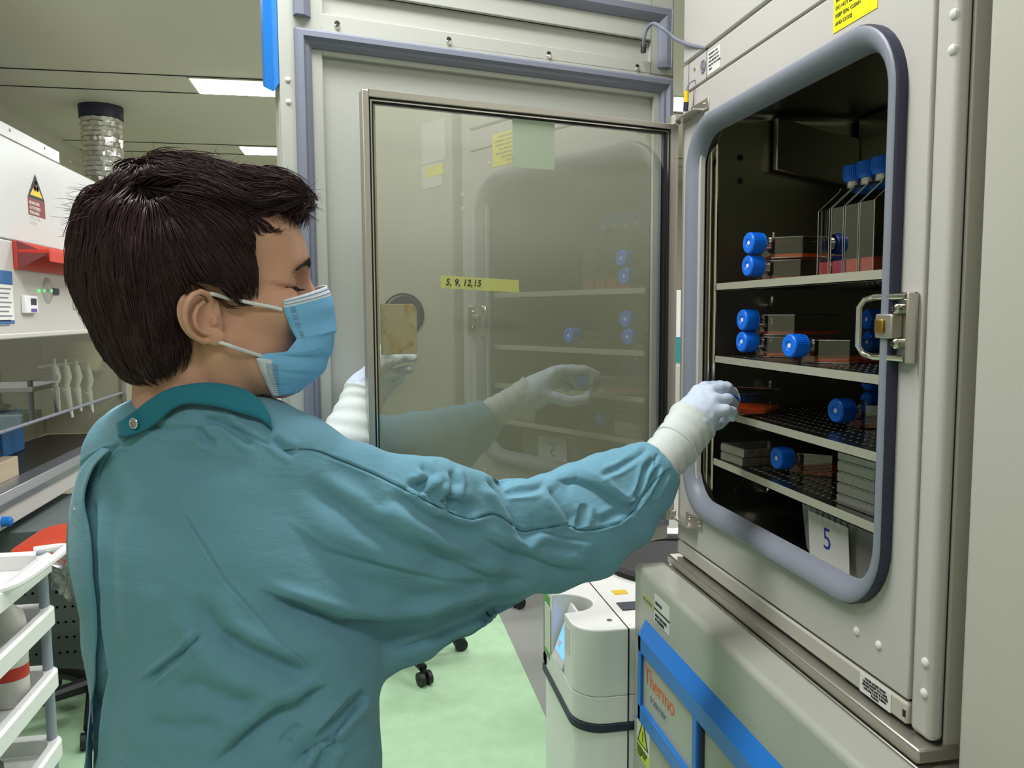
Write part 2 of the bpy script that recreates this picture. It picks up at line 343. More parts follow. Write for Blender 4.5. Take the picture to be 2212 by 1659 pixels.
# latch bracket with wire handle on the right of the opening
lb = obj('latch_plate', MB().b2((FX-.004, .862, 1.437), (FX-.0005, .925, 1.522)).b2((FX-.016, .862, 1.437), (FX-.004, .8655, 1.522)), 'steel', inc, bevel=.0025)
x0 = FX-.012
obj('wire_handle', MB().tube([(x0, .868, 1.517), (x0, .93, 1.517), (x0-.004, .945, 1.514), (x0-.008, .951, 1.504), (x0-.008, .951, 1.455), (x0-.004, .945, 1.445), (x0, .93, 1.442), (x0, .868, 1.442)], .0042, 10), 'chrome', inc)
obj('catch_block', MB().b2((FX-.020, .886, 1.466), (FX-.004, .918, 1.496)).b2((FX-.024, .898, 1.472), (FX-.020, .914, 1.490), 1), ['steel', 'brass'], inc, bevel=.005)
for z in (1.502, 1.460):
    obj('screw', MB().lathe((FX-.0145, .884, z), [(0, .0045), (.004, .004), (.0065, .001), (.0065, -.010)], 16, axis=(-1, 0, 0)).box((FX-.0188, .884, z), (.0012, .008, .0014), 1).box((FX-.0188, .884, z), (.0012, .0014, .008), 1), ['chrome', 'dark'], inc)
for (y, z) in ((.824, 1.826), (.824, 1.788), (.964, 1.068), (.916, 1.068), (.828, 1.083), (.828, 1.045), (.945, 1.895)):
    obj('cap_screw', MB().lathe((FX, y, z), [(0, .004), (.003, .0036), (.0055, .0018), (.0062, -.002)], 14, axis=(-1, 0, 0)), 'rivet', inc)
# stickers on the face
p_ = [(FX-.0008, 1.060, 1.882), (FX-.0008, .962, 1.882), (FX-.0008, .962, 1.96), (FX-.0008, 1.060, 1.96)]
def face_sticker(name, y0, y1, z0, z1, m, x=FX, lab=None): return obj(name, MB().b2((x-.0009, y0, z0), (x-.0002, y1, z1)), m, inc, label=lab)
st = face_sticker('yellow_label', .962, 1.060, 1.882, 1.965, 'yellow', lab='bright yellow label with lines of black print')
for k in range(7):
    text('print_line', ['IMPORTANT NOTICE', 'REMOVE ALL PACKAGING', 'AND READ THE MANUAL', 'BEFORE USING UNIT', 'DO NOT BLOCK DOOR', 'KEEP SEAL CLEAN', 'AND CLOSE'][k], .0072, (FX-.001, 1.055, 1.953-.0105*k), (0, -1, 0), (0, 0, 1), 'ink', inc)
face_sticker('warning_label', 1.425, 1.478, 1.943, 1.984, 'paper', lab='small white printed warning label')
for k in range(5): text('print_line', ['WARNING: HOT', 'SURFACE DO NOT', 'OPEN BEFORE YOU', 'REMOVE THE POWER', 'CABLE'][k], .0052, (FX-.001, 1.474, 1.977-.0068*k), (0, -1, 0), (0, 0, 1), 'ink', inc)
face_sticker('instruction_label', .886, .951, .991, 1.016, 'paper', FX-.001, lab='white label with water jacket drain notes')
for k in range(5): text('print_line', ['WATER JACKET DRAIN', 'DRAIN JACKET TO A LEVEL', 'BEFORE THE UNIT IS MOVED', 'USE ONLY SOFT TUBING', 'THANKS'][k], .0042, (FX-.0022, .918, 1.0112-.0044*k), (0, -1, 0), (0, 0, 1), 'ink', inc, align='CENTER')
obj('lock_slot', MB().b2((FX-.0015, .859, .999), (FX-.0005, .864, 1.008)), 'black', inc)
# socket, screw and seams of the little service panel
obj('cable_socket', MB().lathe((FX+.001, 1.500, 1.966), [(.008, .001), (.010, .003), (.012, .003), (.0125, 0)], 20, axis=(-1, 0, 0)).lathe((FX+.0005, 1.500, 1.966), [(0, .002), (.0085, .0015)], 20, 1, axis=(-1, 0, 0)).lathe((FX, 1.499, 1.962), [(0, .005), (.0018, .004), (.002, 0)], 8, 2, axis=(-1, 0, 0)), ['gasketlt', 'gasket', 'brass'], inc)
obj('service_screw', MB().lathe((FX, 1.540, 1.972), [(0, .003), (.003, .002), (.0035, 0)], 12, axis=(-1, 0, 0)), 'chrome', inc)
obj('panel_seam', MB().b2((FX-.0004, 1.4845, 1.939), (FX+.002, 1.4858, 1.995)).b2((FX-.0004, 1.5700, 1.939), (FX+.002, 1.5712, 1.992)).b2((FX-.0004, 1.545, 1.905), (FX+.002, 1.5462, 1.935)), 'dark', inc)
# cable from the door control to the unit
a = onx(1388, 105, .52); 
cp = [onp(1390, 105, (.66, 1.7, 0), (.247, -.969, 0)), onp(1391, 85, (.66, 1.69, 0), (.247, -.969, 0)), onp(1398, 62, (.66, 1.68, 0), (.247, -.969, 0)), onp(1412, 51, (.66, 1.66, 0), (.247, -.969, 0)), onp(1432, 62, (.66, 1.63, 0), (.247, -.969, 0)), onx(1460, 84, .635), onx(1490, 97, .643), onx(1527, 104, .652)]
def smoothpath(P, n=6):
    P = [np.array(p, float) for p in P]; out = []
    for i in range(len(P)-1):
        p0, p1, p2, p3 = P[max(i-1, 0)], P[i], P[i+1], P[min(i+2, len(P)-1)]
        for k in range(n):
            t = k/n; out.append(.5*((2*p1)+(-p0+p2)*t+(2*p0-5*p1+4*p2-p3)*t*t+(-p0+3*p1-3*p2+p3)*t**3))
    out.append(P[-1]); return out
obj('door_cable', MB().tube(smoothpath(cp), .0037, 10).tube([cp[0]-np.array([0, 0, .008]), cp[0]+np.array([0, 0, .008])], .0058, 10, 1), ['gasket', 'black'], inc)
hp1 = onx(1482, 238, .63)
yp = [onx(1482, 238, .63), onx(1483, 224, .63)]
obj('yellow_plug', MB().cyl(onx(1481, 240, .632), onx(1482, 221, .632), .0052, 14, 1).cyl(onx(1482, 221, .632), onx(1483, 197, .632), .005, 14, 0).tube(smoothpath([onx(1483, 197, .632), onx(1487, 184, .634), onx(1495, 176, .64), onx(1502, 173, .651)]), .0014, 8, 2), ['yellowp', 'gasketdk', 'gasket'], inc, label='yellow and dark plug on the upper hinge')
# hinges of the glass door
for z, up in ((1.882, 1), (1.072, -1)):
    h = MB().b2((FX-.003, 1.470, z-.002), (FX, 1.553, z+.020*1)) if up > 0 else MB().b2((FX-.003, 1.474, z-.004), (FX, 1.553, z+.018))
    h.b2((FX-.024, 1.49, z-.001), (FX, 1.60, z+.0035)); h.cyl((.630, 1.592, z-.006), (.630, 1.592, z+.012), .012, 18)
    ho_ = obj('hinge', h, 'steel', inc, bevel=.0015)
    for y in (1.488, 1.532): obj('screw', MB().lathe((FX-.003, y, z+.010), [(0, .003), (.0028, .0022), (.0045, 0)], 12, axis=(-1, 0, 0)), 'chrome', ho_)

# ------------------------------------------------------------------ door frames of reference
DA = R(75.7)
DD = np.array([-sin(DA), -cos(DA), 0.0]); DN = np.array([-DD[1], DD[0], 0.0])       # along the door, and towards the viewer
HG = np.array([.630, 1.592, 0.0]); HO = HG-DN*.12+np.array([.012, 0, 0])
def dT(H): return Matrix(((DD[0], DN[0], 0, H[0]), (DD[1], DN[1], 0, H[1]), (0, 0, 1, 0), (0, 0, 0, 1)))
# local axes: x along the door, y towards the viewer, z up
GZ0, GZ1, GW = 1.084, 1.876, .645
def frame_mb(mb, x0, x1, z0, z1, w_, y0, y1, mi=0):
    mb.b2((x0, y0, z0), (x0+w_, y1, z1), mi).b2((x1-w_, y0, z0), (x1, y1, z1), mi).b2((x0+w_, y0, z0), (x1-w_, y1, z0+w_), mi).b2((x0+w_, y0, z1-w_), (x1-w_, y1, z1), mi); return mb
def dobj(H, name, fn, mats, parent, **k):
    mb = MB(); mb.T = dT(H); fn(mb); return obj(name, mb, mats, parent, **k)
gd = dobj(HG, 'glass_door', lambda m: frame_mb(m, .006, GW, GZ0, GZ1, .011, -.011, .011), 'steel', inc, bevel=.0015, label='inner glass door in a slim steel frame')
dobj(HG, 'door_seal', lambda m: frame_mb(m, .017, GW-.011, GZ0+.011, GZ1-.011, .009, -.009, .006), 'black', gd, bevel=.002)
dobj(HG, 'seal_bead', lambda m: frame_mb(m, .0205, GW-.0145, GZ0+.0145, GZ1-.0145, .0022, .006, .0085), 'chrome', gd)
dobj(HG, 'glass_pane', lambda m: m.b2((.024, -.0025, GZ0+.018), (GW-.018, .0025, GZ1-.018)), 'glass', gd)
dobj(HG, 'stile_plate', lambda m: m.b2((-.002, -.010, GZ0+.002), (.006, .010, GZ1-.002)), 'steel', gd)
# rusty magnetic plate fixed on the glass edge
def rp(m):
    L = [(GW-.090, 1.428), (GW-.030, 1.428), (GW-.030, 1.517), (GW-.088, 1.517), (GW-.095, 1.508), (GW-.095, 1.434)]
    m.prism([(a, -.012, b) for a, b in L], (0, .008, 0))
mr = M['rust']; nt = mr.node_tree; N = nt.nodes
tc = N.new('ShaderNodeTexCoord'); nz = N.new('ShaderNodeTexNoise'); nz.inputs['Scale'].default_value = 34; nz.inputs['Detail'].default_value = 5; nz.inputs['Distortion'].default_value = 1.2
mp = N.new('ShaderNodeMapping'); cr = N.new('ShaderNodeValToRGB')
cr.color_ramp.elements[0].position = .48; cr.color_ramp.elements[0].color = srgb('b5ab86'); cr.color_ramp.elements[1].position = .74; cr.color_ramp.elements[1].color = srgb('9a5a1e')
e = cr.color_ramp.elements.new(.60); e.color = srgb('b59b52')
nt.links.new(tc.outputs['Object'], nz.inputs['Vector']); nt.links.new(nz.outputs['Fac'], cr.inputs[0]); nt.links.new(cr.outputs[0], N['Principled BSDF'].inputs['Base Color'])
dobj(HG, 'magnet_plate', rp, 'rust', gd, bevel=.001, label='rust stained pale plate on the edge of the glass')
dobj(HG, 'seal_inner_strip', lambda m: m.b2((GW-.026, -.009, GZ0+.02), (GW-.021, -.003, GZ1-.02)), 'tape', gd)
# outer door
def od(m):
    T_ = .058
    x0, x1, z0, z1 = -.066, .770, .985, 2.42
    # panel with two shallow recesses: back skin plus raised rims
    m.b2((x0, -T_, z0), (x1, -.012, z1))
    def rim(a0, a1, b0, b1, c0, c1, d0, d1):      # rim between outer rectangle a,b and inner c,d
        m.b2((a0, -.012, b0), (c0, 0, b1)); m.b2((c1, -.012, b0), (a1, 0, b1)); m.b2((c0, -.012, b0), (c1, 0, d0)); m.b2((c0, -.012, d1), (c1, 0, b1))
    rim(x0, x1, z0, 2.01, -.018, .694, 1.045, 1.962)
    rim(x0, x1, 2.01, z1, -.010, .694, 2.036, 2.08)
    m.b2((-.014, -.012, 2.08), (.70, -.004, 2.36))
od_ = dobj(HO, 'outer_door', od, 'doorin', inc, bevel=.002, label='thick outer door with grey gaskets on its inner side')
def gask(m):
    prof = [(0, 0), (.001, .012), (.005, .016), (.014, .017), (.019, .010), (.024, .009), (.030, .004), (.031, 0)]
    def L(d, h): return [(-.062+d, h, 1.015+d), (.744-d, h, 1.015+d), (.744-d, h, 2.002-d), (-.062+d, h, 2.002-d)]
    m.grid([L(d, h) for d, h in prof], closed_u=True)
dobj(HO, 'door_gasket', gask, 'gasket', od_, ang=20)
def gask2(m):
    prof = [(0, 0), (.001, .012), (.004, .015), (.016, .015), (.024, .010), (.030, .004), (.031, 0)]
    def L(d, h): return [(-.056+d, h, 2.024), (-.056+d, h, 2.148-d), (.744-d, h, 2.148-d), (.744-d, h, 2.024)]
    Gd = [L(d, h) for d, h in prof]; m.grid(Gd)
    for c in (0, 3): m.add([g[c] for g in Gd], [tuple(range(len(Gd)))])
dobj(HO, 'upper_gasket', gask2, 'gasket', od_, ang=20)
for s_ in (.666, .452, .237, .025, ):
    dobj(HO, 'screw', lambda m: m.lathe((s_, 0, 2.016), [(0, .004), (.0035, .0035), (.0055, .001), (.0058, 0)], 14, axis=(0, 1, 0)).lathe((s_, .0002, 2.0215), [(0, .0012), (.004, .001), (.005, 0)], 12, 1, axis=(0, 1, 0)), ['chrome', 'dark'], od_)
for s_, z in ((.752, 1.913), (.752, 1.875)):
    dobj(HO, 'cap_screw', lambda m: m.lathe((s_+.004, 0, z), [(0, .003), (.003, .0026), (.0048, .001), (.005, 0)], 14, axis=(0, 1, 0)), 'rivet', od_)
dobj(HO, 'blue_handle_strip', lambda m: m.prism([(.7705, -.002, 1.905), (.780, -.004, 1.890), (.792, -.02, 1.90), (.792, -.05, 1.91), (.7705, -.05, 1.91)], (0, 0, .5)), 'blue', od_, bevel=.001)
dobj(HO, 'round_port', lambda m: m.lathe((.548, -.012, 1.497), [(0, .003), (.036, .003), (.040, .0), (.042, .0015), (.043, -.001)], 32, axis=(0, 1, 0)), 'gasketdk', od_)
dobj(HO, 'fastening_stripe', lambda m: m.b2((.548, -.012, 1.497), (.549, -.0115, 1.498)), 'gasket', od_)
# paper sheet hung on the outer door top edge, taped strip with handwriting on the glass
def sheet(m):
    L = rrect(.276, .363, 1.768, 1.868, .006, 3); m.prism([(a, .0028, b) for a, b in L], (0, .0006, 0))
dobj(HG, 'paper_pocket', sheet, mat('pale_card', 'a6b39b', .6), gd, label='pale green card stuck on the glass')
def tp(m):
    t0, t1 = (.507, 1.568), (.352, 1.561)
    m.prism([(t0[0], .0026, t0[1]), (t1[0], .0026, t1[1]), (t1[0]-.001, .0026, t1[1]-.023), (t0[0]-.0005, .0026, t0[1]-.023)], (0, .0004, 0))
tape = dobj(HG, 'writing_tape', tp, 'tape', gd, label='strip of yellow green tape with handwritten numbers')
def gpt(s_, y_, z): return HG+DD*s_+DN*y_+np.array([0, 0, z])
text('handwriting', '5, 9, 12,15', .0165, gpt(.498, .0032, 1.551), tuple(-DD+np.array([0, 0, -.03])), (0, 0, 1), 'ink', gd, shear=.2)

# ------------------------------------------------------------------ lower incubator
lo = thing('incubator', 'lower closed incubator with blue trimmed door panel and orange maker name', 'incubator', (1.0, 1.2, 0))
lo['label'] = 'lower closed incubator with blue trimmed front under the open one'
LX = .56; LZ = .967
obj('body', MB().b2((.655, .80, .06), (1.42, 1.612, .955)), 'cream2', lo, bevel=.006)
obj('top_rail', MB().b2((.632, .80, .944), (.654, 1.612, .962)), 'steel', lo, bevel=.002)
ldoor = obj('door', MB().b2((LX, .80, .10), (.630, 1.618, LZ)), 'greencream', lo, bevel=.011, seg=4)
for y in (.88, 1.53):
    for x in (.72, 1.35): obj('foot', MB().cyl((x, y, 0), (x, y, .062), .025, 16), 'black', lo)
def blue_frame():
    m = MB(); y0, y1 = .84, 1.545; z0, z1 = .45, .868
    A = [(LX+.001, y1-.002, z0), (LX-.022, y1-.014, z0)]
    # raised blue ring: top bar with sloping upper face, left bar, band under the name plate, upright divider
    def bar(p, q, w0, w1): pass
    m.prism([(LX+.001, y1, .872), (LX-.020, y1-.012, .846), (LX-.020, y1-.012, .812), (LX+.001, y1-.006, .812)], (0, -(y1-y0), 0))
    m.prism([(LX+.001, y1, .872), (LX+.001, y1, .655), (LX-.020, y1-.012, .668), (LX-.020, y1-.012, .846)], (0, -.016, 0))
    m.prism([(LX-.020, y1-.012, .700), (LX-.020, y1-.012, .668), (LX+.001, y1-.004, .655), (LX+.001, y1-.004, .700)], (0, -.29, 0))
    m.b2((LX-.020, 1.238, .45), (LX+.001, 1.256, .82))
    return m
bf = obj('blue_trim', blue_frame(), 'blue', ldoor, bevel=.002)
obj('name_plate', MB().b2((LX-.012, 1.256, .698), (LX+.001, 1.530, .814)), 'greencream', ldoor)
obj('control_panel', MB().b2((LX-.008, .86, .47), (LX+.001, 1.232, .812)), 'greencream', ldoor, bevel=.004)
obj('panel_gap', MB().b2((LX-.014, 1.230, .45), (LX+.001, 1.2385, .812)), 'gasketdk', ldoor)
text('maker_name', 'Thermo', .048, (LX-.0125, 1.512, .757), (0, -1, 0), (0, 0, 1), 'orange', ldoor, label='orange maker name')
text('maker_line', 'SCIENTIFIC', .018, (LX-.0125, 1.480, .728), (0, -1, 0), (0, 0, 1), 'gasket', ldoor)
lw_ = obj('warning_label', MB().b2((LX-.0008, 1.512, .560), (LX-.0001, 1.590, .668)), 'paper', ldoor, label='white sticker with yellow green hazard triangle')
obj('hazard_triangle', MB().prism([(LX-.0012, 1.586, .590), (LX-.0012, 1.552, .655), (LX-.0012, 1.519, .595)], (.0004, 0, 0), 0).prism([(LX-.0015, 1.578, .5945), (LX-.0015, 1.5525, .644), (LX-.0015, 1.527, .598)], (.0004, 0, 0), 1).b2((LX-.0016, 1.5495, .602), (LX-.0012, 1.5545, .624), 0), ['ink', 'lime'], ldoor)
obj('hazard_text_block', MB().b2((LX-.0012, 1.514, .561), (LX-.0008, 1.588, .588)), 'lime', ldoor)
for k in range(4): text('print_line', ['BIOLOGICAL HAZARD', 'AUTHORISED STAFF', 'ONLY KEEP DOOR', 'CLOSED'][k], .006, (LX-.0014, 1.584, .5815-.0058*k), (0, -1, 0), (0, 0, 1), 'ink', ldoor)
obj('service_sticker', MB().b2((LX-.0008, 1.412, .888), (LX-.0001, 1.492, .943)).b2((LX-.0011, 1.412, .912), (LX-.0004, 1.492, .916), 1), ['paper', 'ink'], ldoor, label='small pale service sticker')
for k in range(3): text('print_line', ['SERVICED', 'NEXT DUE DATE', 'BY ENGINEER'][k], .008, (LX-.0014, 1.486, (.925, .900, .891)[k]), (0, -1, 0), (0, 0, 1), 'ink', ldoor)
obj('tape_label', MB().b2((LX-.0008, 1.497, .905), (LX-.0001, 1.560, .923)), 'tape', ldoor)
text('print_line', 'INCUBATOR', .009, (LX-.0012, 1.556, .910), (0, -1, 0), (0, 0, 1), 'gasket', ldoor)

# ------------------------------------------------------------------ tall cabinet at the right edge
tc_ = thing('tall_cabinet', 'tall plain cream cabinet filling the right edge beside the incubators', 'cabinet', (1.0, .3, 0))
obj('body', MB().b2((.648, -.15, .05), (1.4, .770, 2.4)), 'cream2', tc_, bevel=.008, seg=4)
nb = obj('notice_sheet', MB().b2((.6465, .625, 1.935), (.6478, .745, 2.05)).b2((.6465, .625, 1.865), (.6478, .725, 1.93)), 'paper', tc_, label='printed notices')
obj('yellow_strip', MB().b2((.6455, .645, 1.895), (.6464, .735, 1.925)), 'yellow', tc_)
obj('plinth', MB().b2((.68, -.12, 0), (1.38, .74, .05)), 'dark', tc_)
# ------------------------------------------------------------------ flasks
# local axes of a lying flask: x from cap to base, z thickness; origin at the middle of the underside
def flask_proto(name, label, liquid='medium', lying=True, L_=.172, W_=.100, T_=.038):
    t = thing(name, label, 'flask', (0, 0, 0), 'cell culture flasks with blue caps')
    cr_, cl, nk = .0192, .028, .010
    zc = T_/2+.009 if lying else 0
    xb = cl+nk
    poly = [(xb, .016), (xb+.006, .018), (xb+.040, W_/2), (L_-.003, W_/2), (L_, W_/2-.003), (L_, -W_/2+.003), (L_-.003, -W_/2), (xb+.040, -W_/2), (xb+.006, -.018), (xb, -.016)]
    def Tf(p):      # lying: as is; standing: x -> z (cap up)
        x, y, z = p
        return (x, y, z) if lying else (y, z-T_/2, L_-x)
    b = MB(); b.prism([Tf((x, y, 0)) for x, y in poly], tuple(np.array(Tf((0, 0, T_)))-np.array(Tf((0, 0, 0)))))
    body = obj('flask_body', b, 'clear', t, smooth=False)
    rim = MB()
    for z in (.0, T_):
        rim.tube([Tf((x, y, min(max(z, .0008), T_-.0008))) for x, y in poly], .0010, 5, closed=True)
    obj('edge_rim', rim, 'offclear', t)
    def lat(pr, mi=0, m=None):
        m = m or MB()
        if lying: m.lathe((0, 0, zc), pr, 28, mi, axis=(1, 0, 0))
        else: m.lathe((0, 0, L_), [(r, z) for r, z in pr], 28, mi, axis=(0, 0, -1))
        return m
    obj('neck', lat([(.0135, cl-.002), (.0135, xb+.002)]), 'offclear', t)
    cap = lat([(0, .0015), (.0075, .0015), (.0085, .0), (cr_-.002, 0), (cr_-.0003, .0018), (cr_, .004), (cr_, cl-.006), (cr_-.001, cl-.005), (cr_-.001, cl), (.013, cl)])
    for k in range(36):
        a = tau*k/36; c, s_ = cos(a)*cr_, sin(a)*cr_
        if lying: cap.box((cl/2-.001, c, zc+s_), (cl-.010, .0009, .0009))
        else: cap.box((c, s_, L_-cl/2+.001), (.0009, .0009, cl-.010))
    c_ = obj('cap', cap, 'bluecap', t, bevel=0)
    obj('vent', lat([(0, .0008), (.0035, .0008), (.004, .0016)]), 'white', c_)
    if lying: liq = MB().prism([(x*.995+.0005 if x > .05 else x+.001, y*.97, .0016) for x, y in poly[1:-1]], (0, 0, .0055))
    else: liq = MB().b2((-W_/2+.003, -T_/2+.002, .002), (W_/2-.003, T_/2-.002, .030))
    obj('liquid', liq, liquid, t, smooth=False)
    return t
M['offclear'] = mat_pane('clear_edge', 'd8d9d4', 0.5, rough=0.25)
S1, S2, S3, S4 = SZ
fl = flask_proto('culture_flask', '', 'medium')
used = [False]
def put(src, pos, rz, label, first=False):
    o = src if first else copy_tree(src)
    o.location = pos; o.rotation_euler = (0, 0, rz); o['label'] = label; return o
put(fl, (.690, 1.384, S1+.0415), R(4), 'upper of two lying flasks on the top shelf', True)
put(fl, (.692, 1.391, S1+.001), R(3), 'lower of two lying flasks on the top shelf')
put(fl, (.688, 1.400, S2+.0415), R(2), 'upper flask of the left pair on the second shelf')
put(fl, (.690, 1.405, S2+.001), R(3), 'lower flask of the left pair on the second shelf')
put(fl, (.681, 1.217, S2+.001), R(6), 'flask in the middle of the second shelf, alone in front')
put(fl, (.90, 1.338, S2+.0415), R(-8), 'far upper flask at the right of the second shelf, only blue cap clear')
put(fl, (.905, 1.342, S2+.001), R(-8), 'far lower flask at the right of the second shelf, only blue cap clear')
put(fl, (.745, 1.182, S3+.001), R(6), 'flask with the whole round cap showing on the third shelf')
p_ = onx(1862, 880, .79); put(fl, (.862, 1.275, S3+.001), R(-4), 'lower flask by the right opening edge on the third shelf')
put(fl, (.862, 1.275, S3+.0415), R(-4), 'upper flask by the right opening edge on the third shelf, top cut by the shelf')
put(fl, (.708, 1.300, S4+.001), R(3), 'single lying flask on the lowest shelf')
held = put(fl, (.616, 1.316, S3+.006), R(45), 'flask with orange medium held by the gloved hand at the third shelf')
st = flask_proto('culture_flask', '', 'mediumred', lying=False, L_=.196, W_=.112, T_=.037)
for k, y in enumerate((1.300, 1.260, 1.220, 1.180)):
    put(st, (.845, y, S1+.001), R(-1+k), ['leftmost of the standing flasks on the top shelf', 'second standing flask from the left on the top shelf', 'third standing flask from the left on the top shelf', 'rightmost standing flask, cut by the opening edge'][k], k == 0)
# well plates
def wellplate(label, pos, rz, first=None):
    if first is not None:
        o = copy_tree(first, pos, rz); o['label'] = label; return o
    t = thing('well_plate', label, 'well plate', (0, 0, 0), 'clear well plates on the lowest shelf')
    obj('plate_base', MB().b2((-.0635, -.0425, 0), (.0635, .0425, .0025)).b2((-.0635, -.0425, .0025), (-.062, .0425, .013)).b2((.062, -.0425, .0025), (.0635, .0425, .013)).b2((-.062, -.0425, .0025), (.062, -.041, .013)).b2((-.062, .041, .0025), (.062, .0425, .013)), 'offclear', t, smooth=False)
    w_ = MB()
    for i in range(6):
        for j in range(4): w_.lathe((-.052+.0208*i, -.031+.0207*j, .003), [(.0085, 0), (.0085, .0105)], 10)
    obj('wells', w_, 'offclear', t)
    obj('plate_lid', MB().b2((-.0625, -.0415, .0135), (.0625, .0415, .0152)), 'offclear', t, smooth=False)
    t.location = pos; t.rotation_euler = (0, 0, rz); return t
w0 = wellplate('lower clear well plate at the left end of the lowest shelf', (.745, 1.420, S4+.001), R(2))
wellplate('upper clear well plate at the left end of the lowest shelf', (.745, 1.420, S4+.0180), R(4), w0)
q = onx(1862, 1105, .72)
for k in range(5):
    wellplate(['bottom', 'second', 'middle', 'fourth', 'top'][k]+' clear well plate of the right stack on the lowest shelf', (.755, 1.043, S4+.001+.0166*k), R(2), w0)
# water tub with paper
tub = thing('water_tub', 'grey plastic tub with a taped paper number five under the lowest shelf', 'tub', (.80, 1.11, CZ0+.002))
g = []
for z, s_ in ((0, .80), (.004, .86), (.02, .93), (.098, 1.0), (.1005, 1.03), (.098, .97), (.02, .90), (.006, .82)):
    g.append([(.80+a*s_, 1.11+b*s_, CZ0+.002+z) for a, b in rrect(-.085, .085, -.135, .135, .03, 5)])
m_ = MB().grid(g, closed_u=True); n_ = len(g[0]); m_.f += [tuple(range(n_))[::-1], tuple(range(7*n_, 8*n_))]; m_.mi += [0, 0]
obj('tub_body', m_, mat('grey_tub', '8d8f8a', .45), tub)
pp = MB().prism([(.7115, 1.185, 1.106+.0), (.7115, 1.075, 1.106), (.7065, 1.075, 1.178), (.7065, 1.185, 1.178)], (-.0008, 0, 0))
pp.v = [(x-.001, y, z) for x, y, z in pp.v]
num = obj('paper_note', pp, 'paper', tub, label='white paper note on the tub')
text('handwritten_number', '5', .050, (.7085, 1.145, 1.128), (0, -1, 0), (-.07, 0, 1), 'inkblue', tub)

# ------------------------------------------------------------------ centrifuge
cz = .815
cf = thing('centrifuge', 'white floor standing centrifuge with lit screen and black round lid ring', 'centrifuge', (.8, 1.95, 0))
def foot_poly(notch):
    L = []
    for k in range(9): a = R(180+90*k/8); L.append((.505+.065*cos(a), 1.700+.065*sin(a)))      # near left corner
    L += [(1.14, 1.635), (1.15, 1.65), (1.15, 2.40), (.66, 2.40), (.55, 2.30)]
    L += [(.455, 2.02), (.440, 1.97)]
    if notch:
        L += [(.440, 1.875)]
        for k in range(13):
            a = R(90-180*k/12); L.append((.452+.072*cos(a), 1.815+.060*sin(a)))
        L += [(.440, 1.755)]
    return L
up = MB().prism([(x, y, .665) for x, y in foot_poly(True)], (0, 0, cz-.665))
body = obj('upper_housing', up, mat('bright_white', 'efefee', .35), cf, bevel=.004, seg=3)
obj('lower_housing', MB().prism([(x+.006, y, .03) for x, y in foot_poly(False)], (0, 0, .555)), 'bright_white', cf, bevel=.003)
obj('mid_housing', MB().prism([(x, y, .604) for x, y in foot_poly(False)], (0, 0, .0605)), 'bright_white', cf, bevel=.002)
obj('bumper_band', MB().prism([(x-.004, y-.0035, .586) for x, y in foot_poly(False)], (0, 0, .018)), 'gasketdk', cf, bevel=.002)
obj('seam_line', MB().b2((.553, 1.6335, .08), (.556, 1.6365, cz+.0004)).b2((.553, 1.6335, cz-.001), (.556, 2.39, cz+.0005)), 'dark', cf)
sp = MB().prism([(.437, 1.862, .672), (.437, 1.768, .672), (.482, 1.768, .798), (.482, 1.862, .798)], (.006, 0, 0))
sc_ = obj('screen_bezel', sp, 'white', cf, bevel=.002)
obj('screen', MB().prism([(.4437, 1.852, .692), (.4437, 1.776, .692), (.4715, 1.776, .770), (.4715, 1.852, .770)], (-.0008, 0, 0)), 'screen', sc_)
obj('screen_icons', MB().prism([(.447, 1.842, .703), (.447, 1.825, .703), (.4527, 1.825, .718), (.4527, 1.842, .718)], (-.002, 0, 0)).prism([(.458, 1.815, .735), (.458, 1.795, .735), (.4635, 1.795, .750), (.4635, 1.815, .750)], (-.002, 0, 0)), 'white', sc_)
obj('lid_ring', MB().lathe((.845, 2.06, cz), [(.175, .0), (.178, .014), (.190, .022), (.208, .022), (.218, .012), (.22, 0)], 48), 'blackr', cf)
obj('rotor_chamber', MB().lathe((.845, 2.06, cz), [(0, .001), (.176, .001), (.1765, .010)], 48), 'dark', cf)
obj('latch_slot', MB().b2((.575, 1.74, cz), (.66, 1.79, cz+.002)), 'gasketdk', cf, bevel=.001)
obj('hazard_sticker', MB().b2((.590, 1.845, cz), (.625, 1.875, cz+.001)), 'yellowp', cf)
for x, y in ((.528, 1.69), (.60, 1.70)): obj('screw', MB().lathe((x, y, cz), [(.0065, 0), (.006, .0015), (.0035, .0015), (.003, .0004), (0, .0004)], 14), 'gasket', cf)
obj('front_sticker', MB().b2((.4388, 1.90, .64), (.4399, 1.965, .80)), 'signgreen', cf, label='green printed sheet on the front')
obj('paper_sheet', MB().b2((.4376, 1.885, .66), (.4388, 1.945, .775)), 'paper', cf)
obj('service_label', MB().b2((.4390, 1.705, .735), (.4399, 1.742, .795)), 'paper', cf)
obj('red_sticker', MB().lathe((.4399, 1.95, .625), [(0, .001), (.018, .001)], 20, axis=(-1, 0, 0)), 'red', cf)
for x in (.53, 1.08):
    for y in (1.72, 2.3): obj('foot', MB().cyl((x, y, 0), (x, y, .035), .03, 14), 'black', cf)
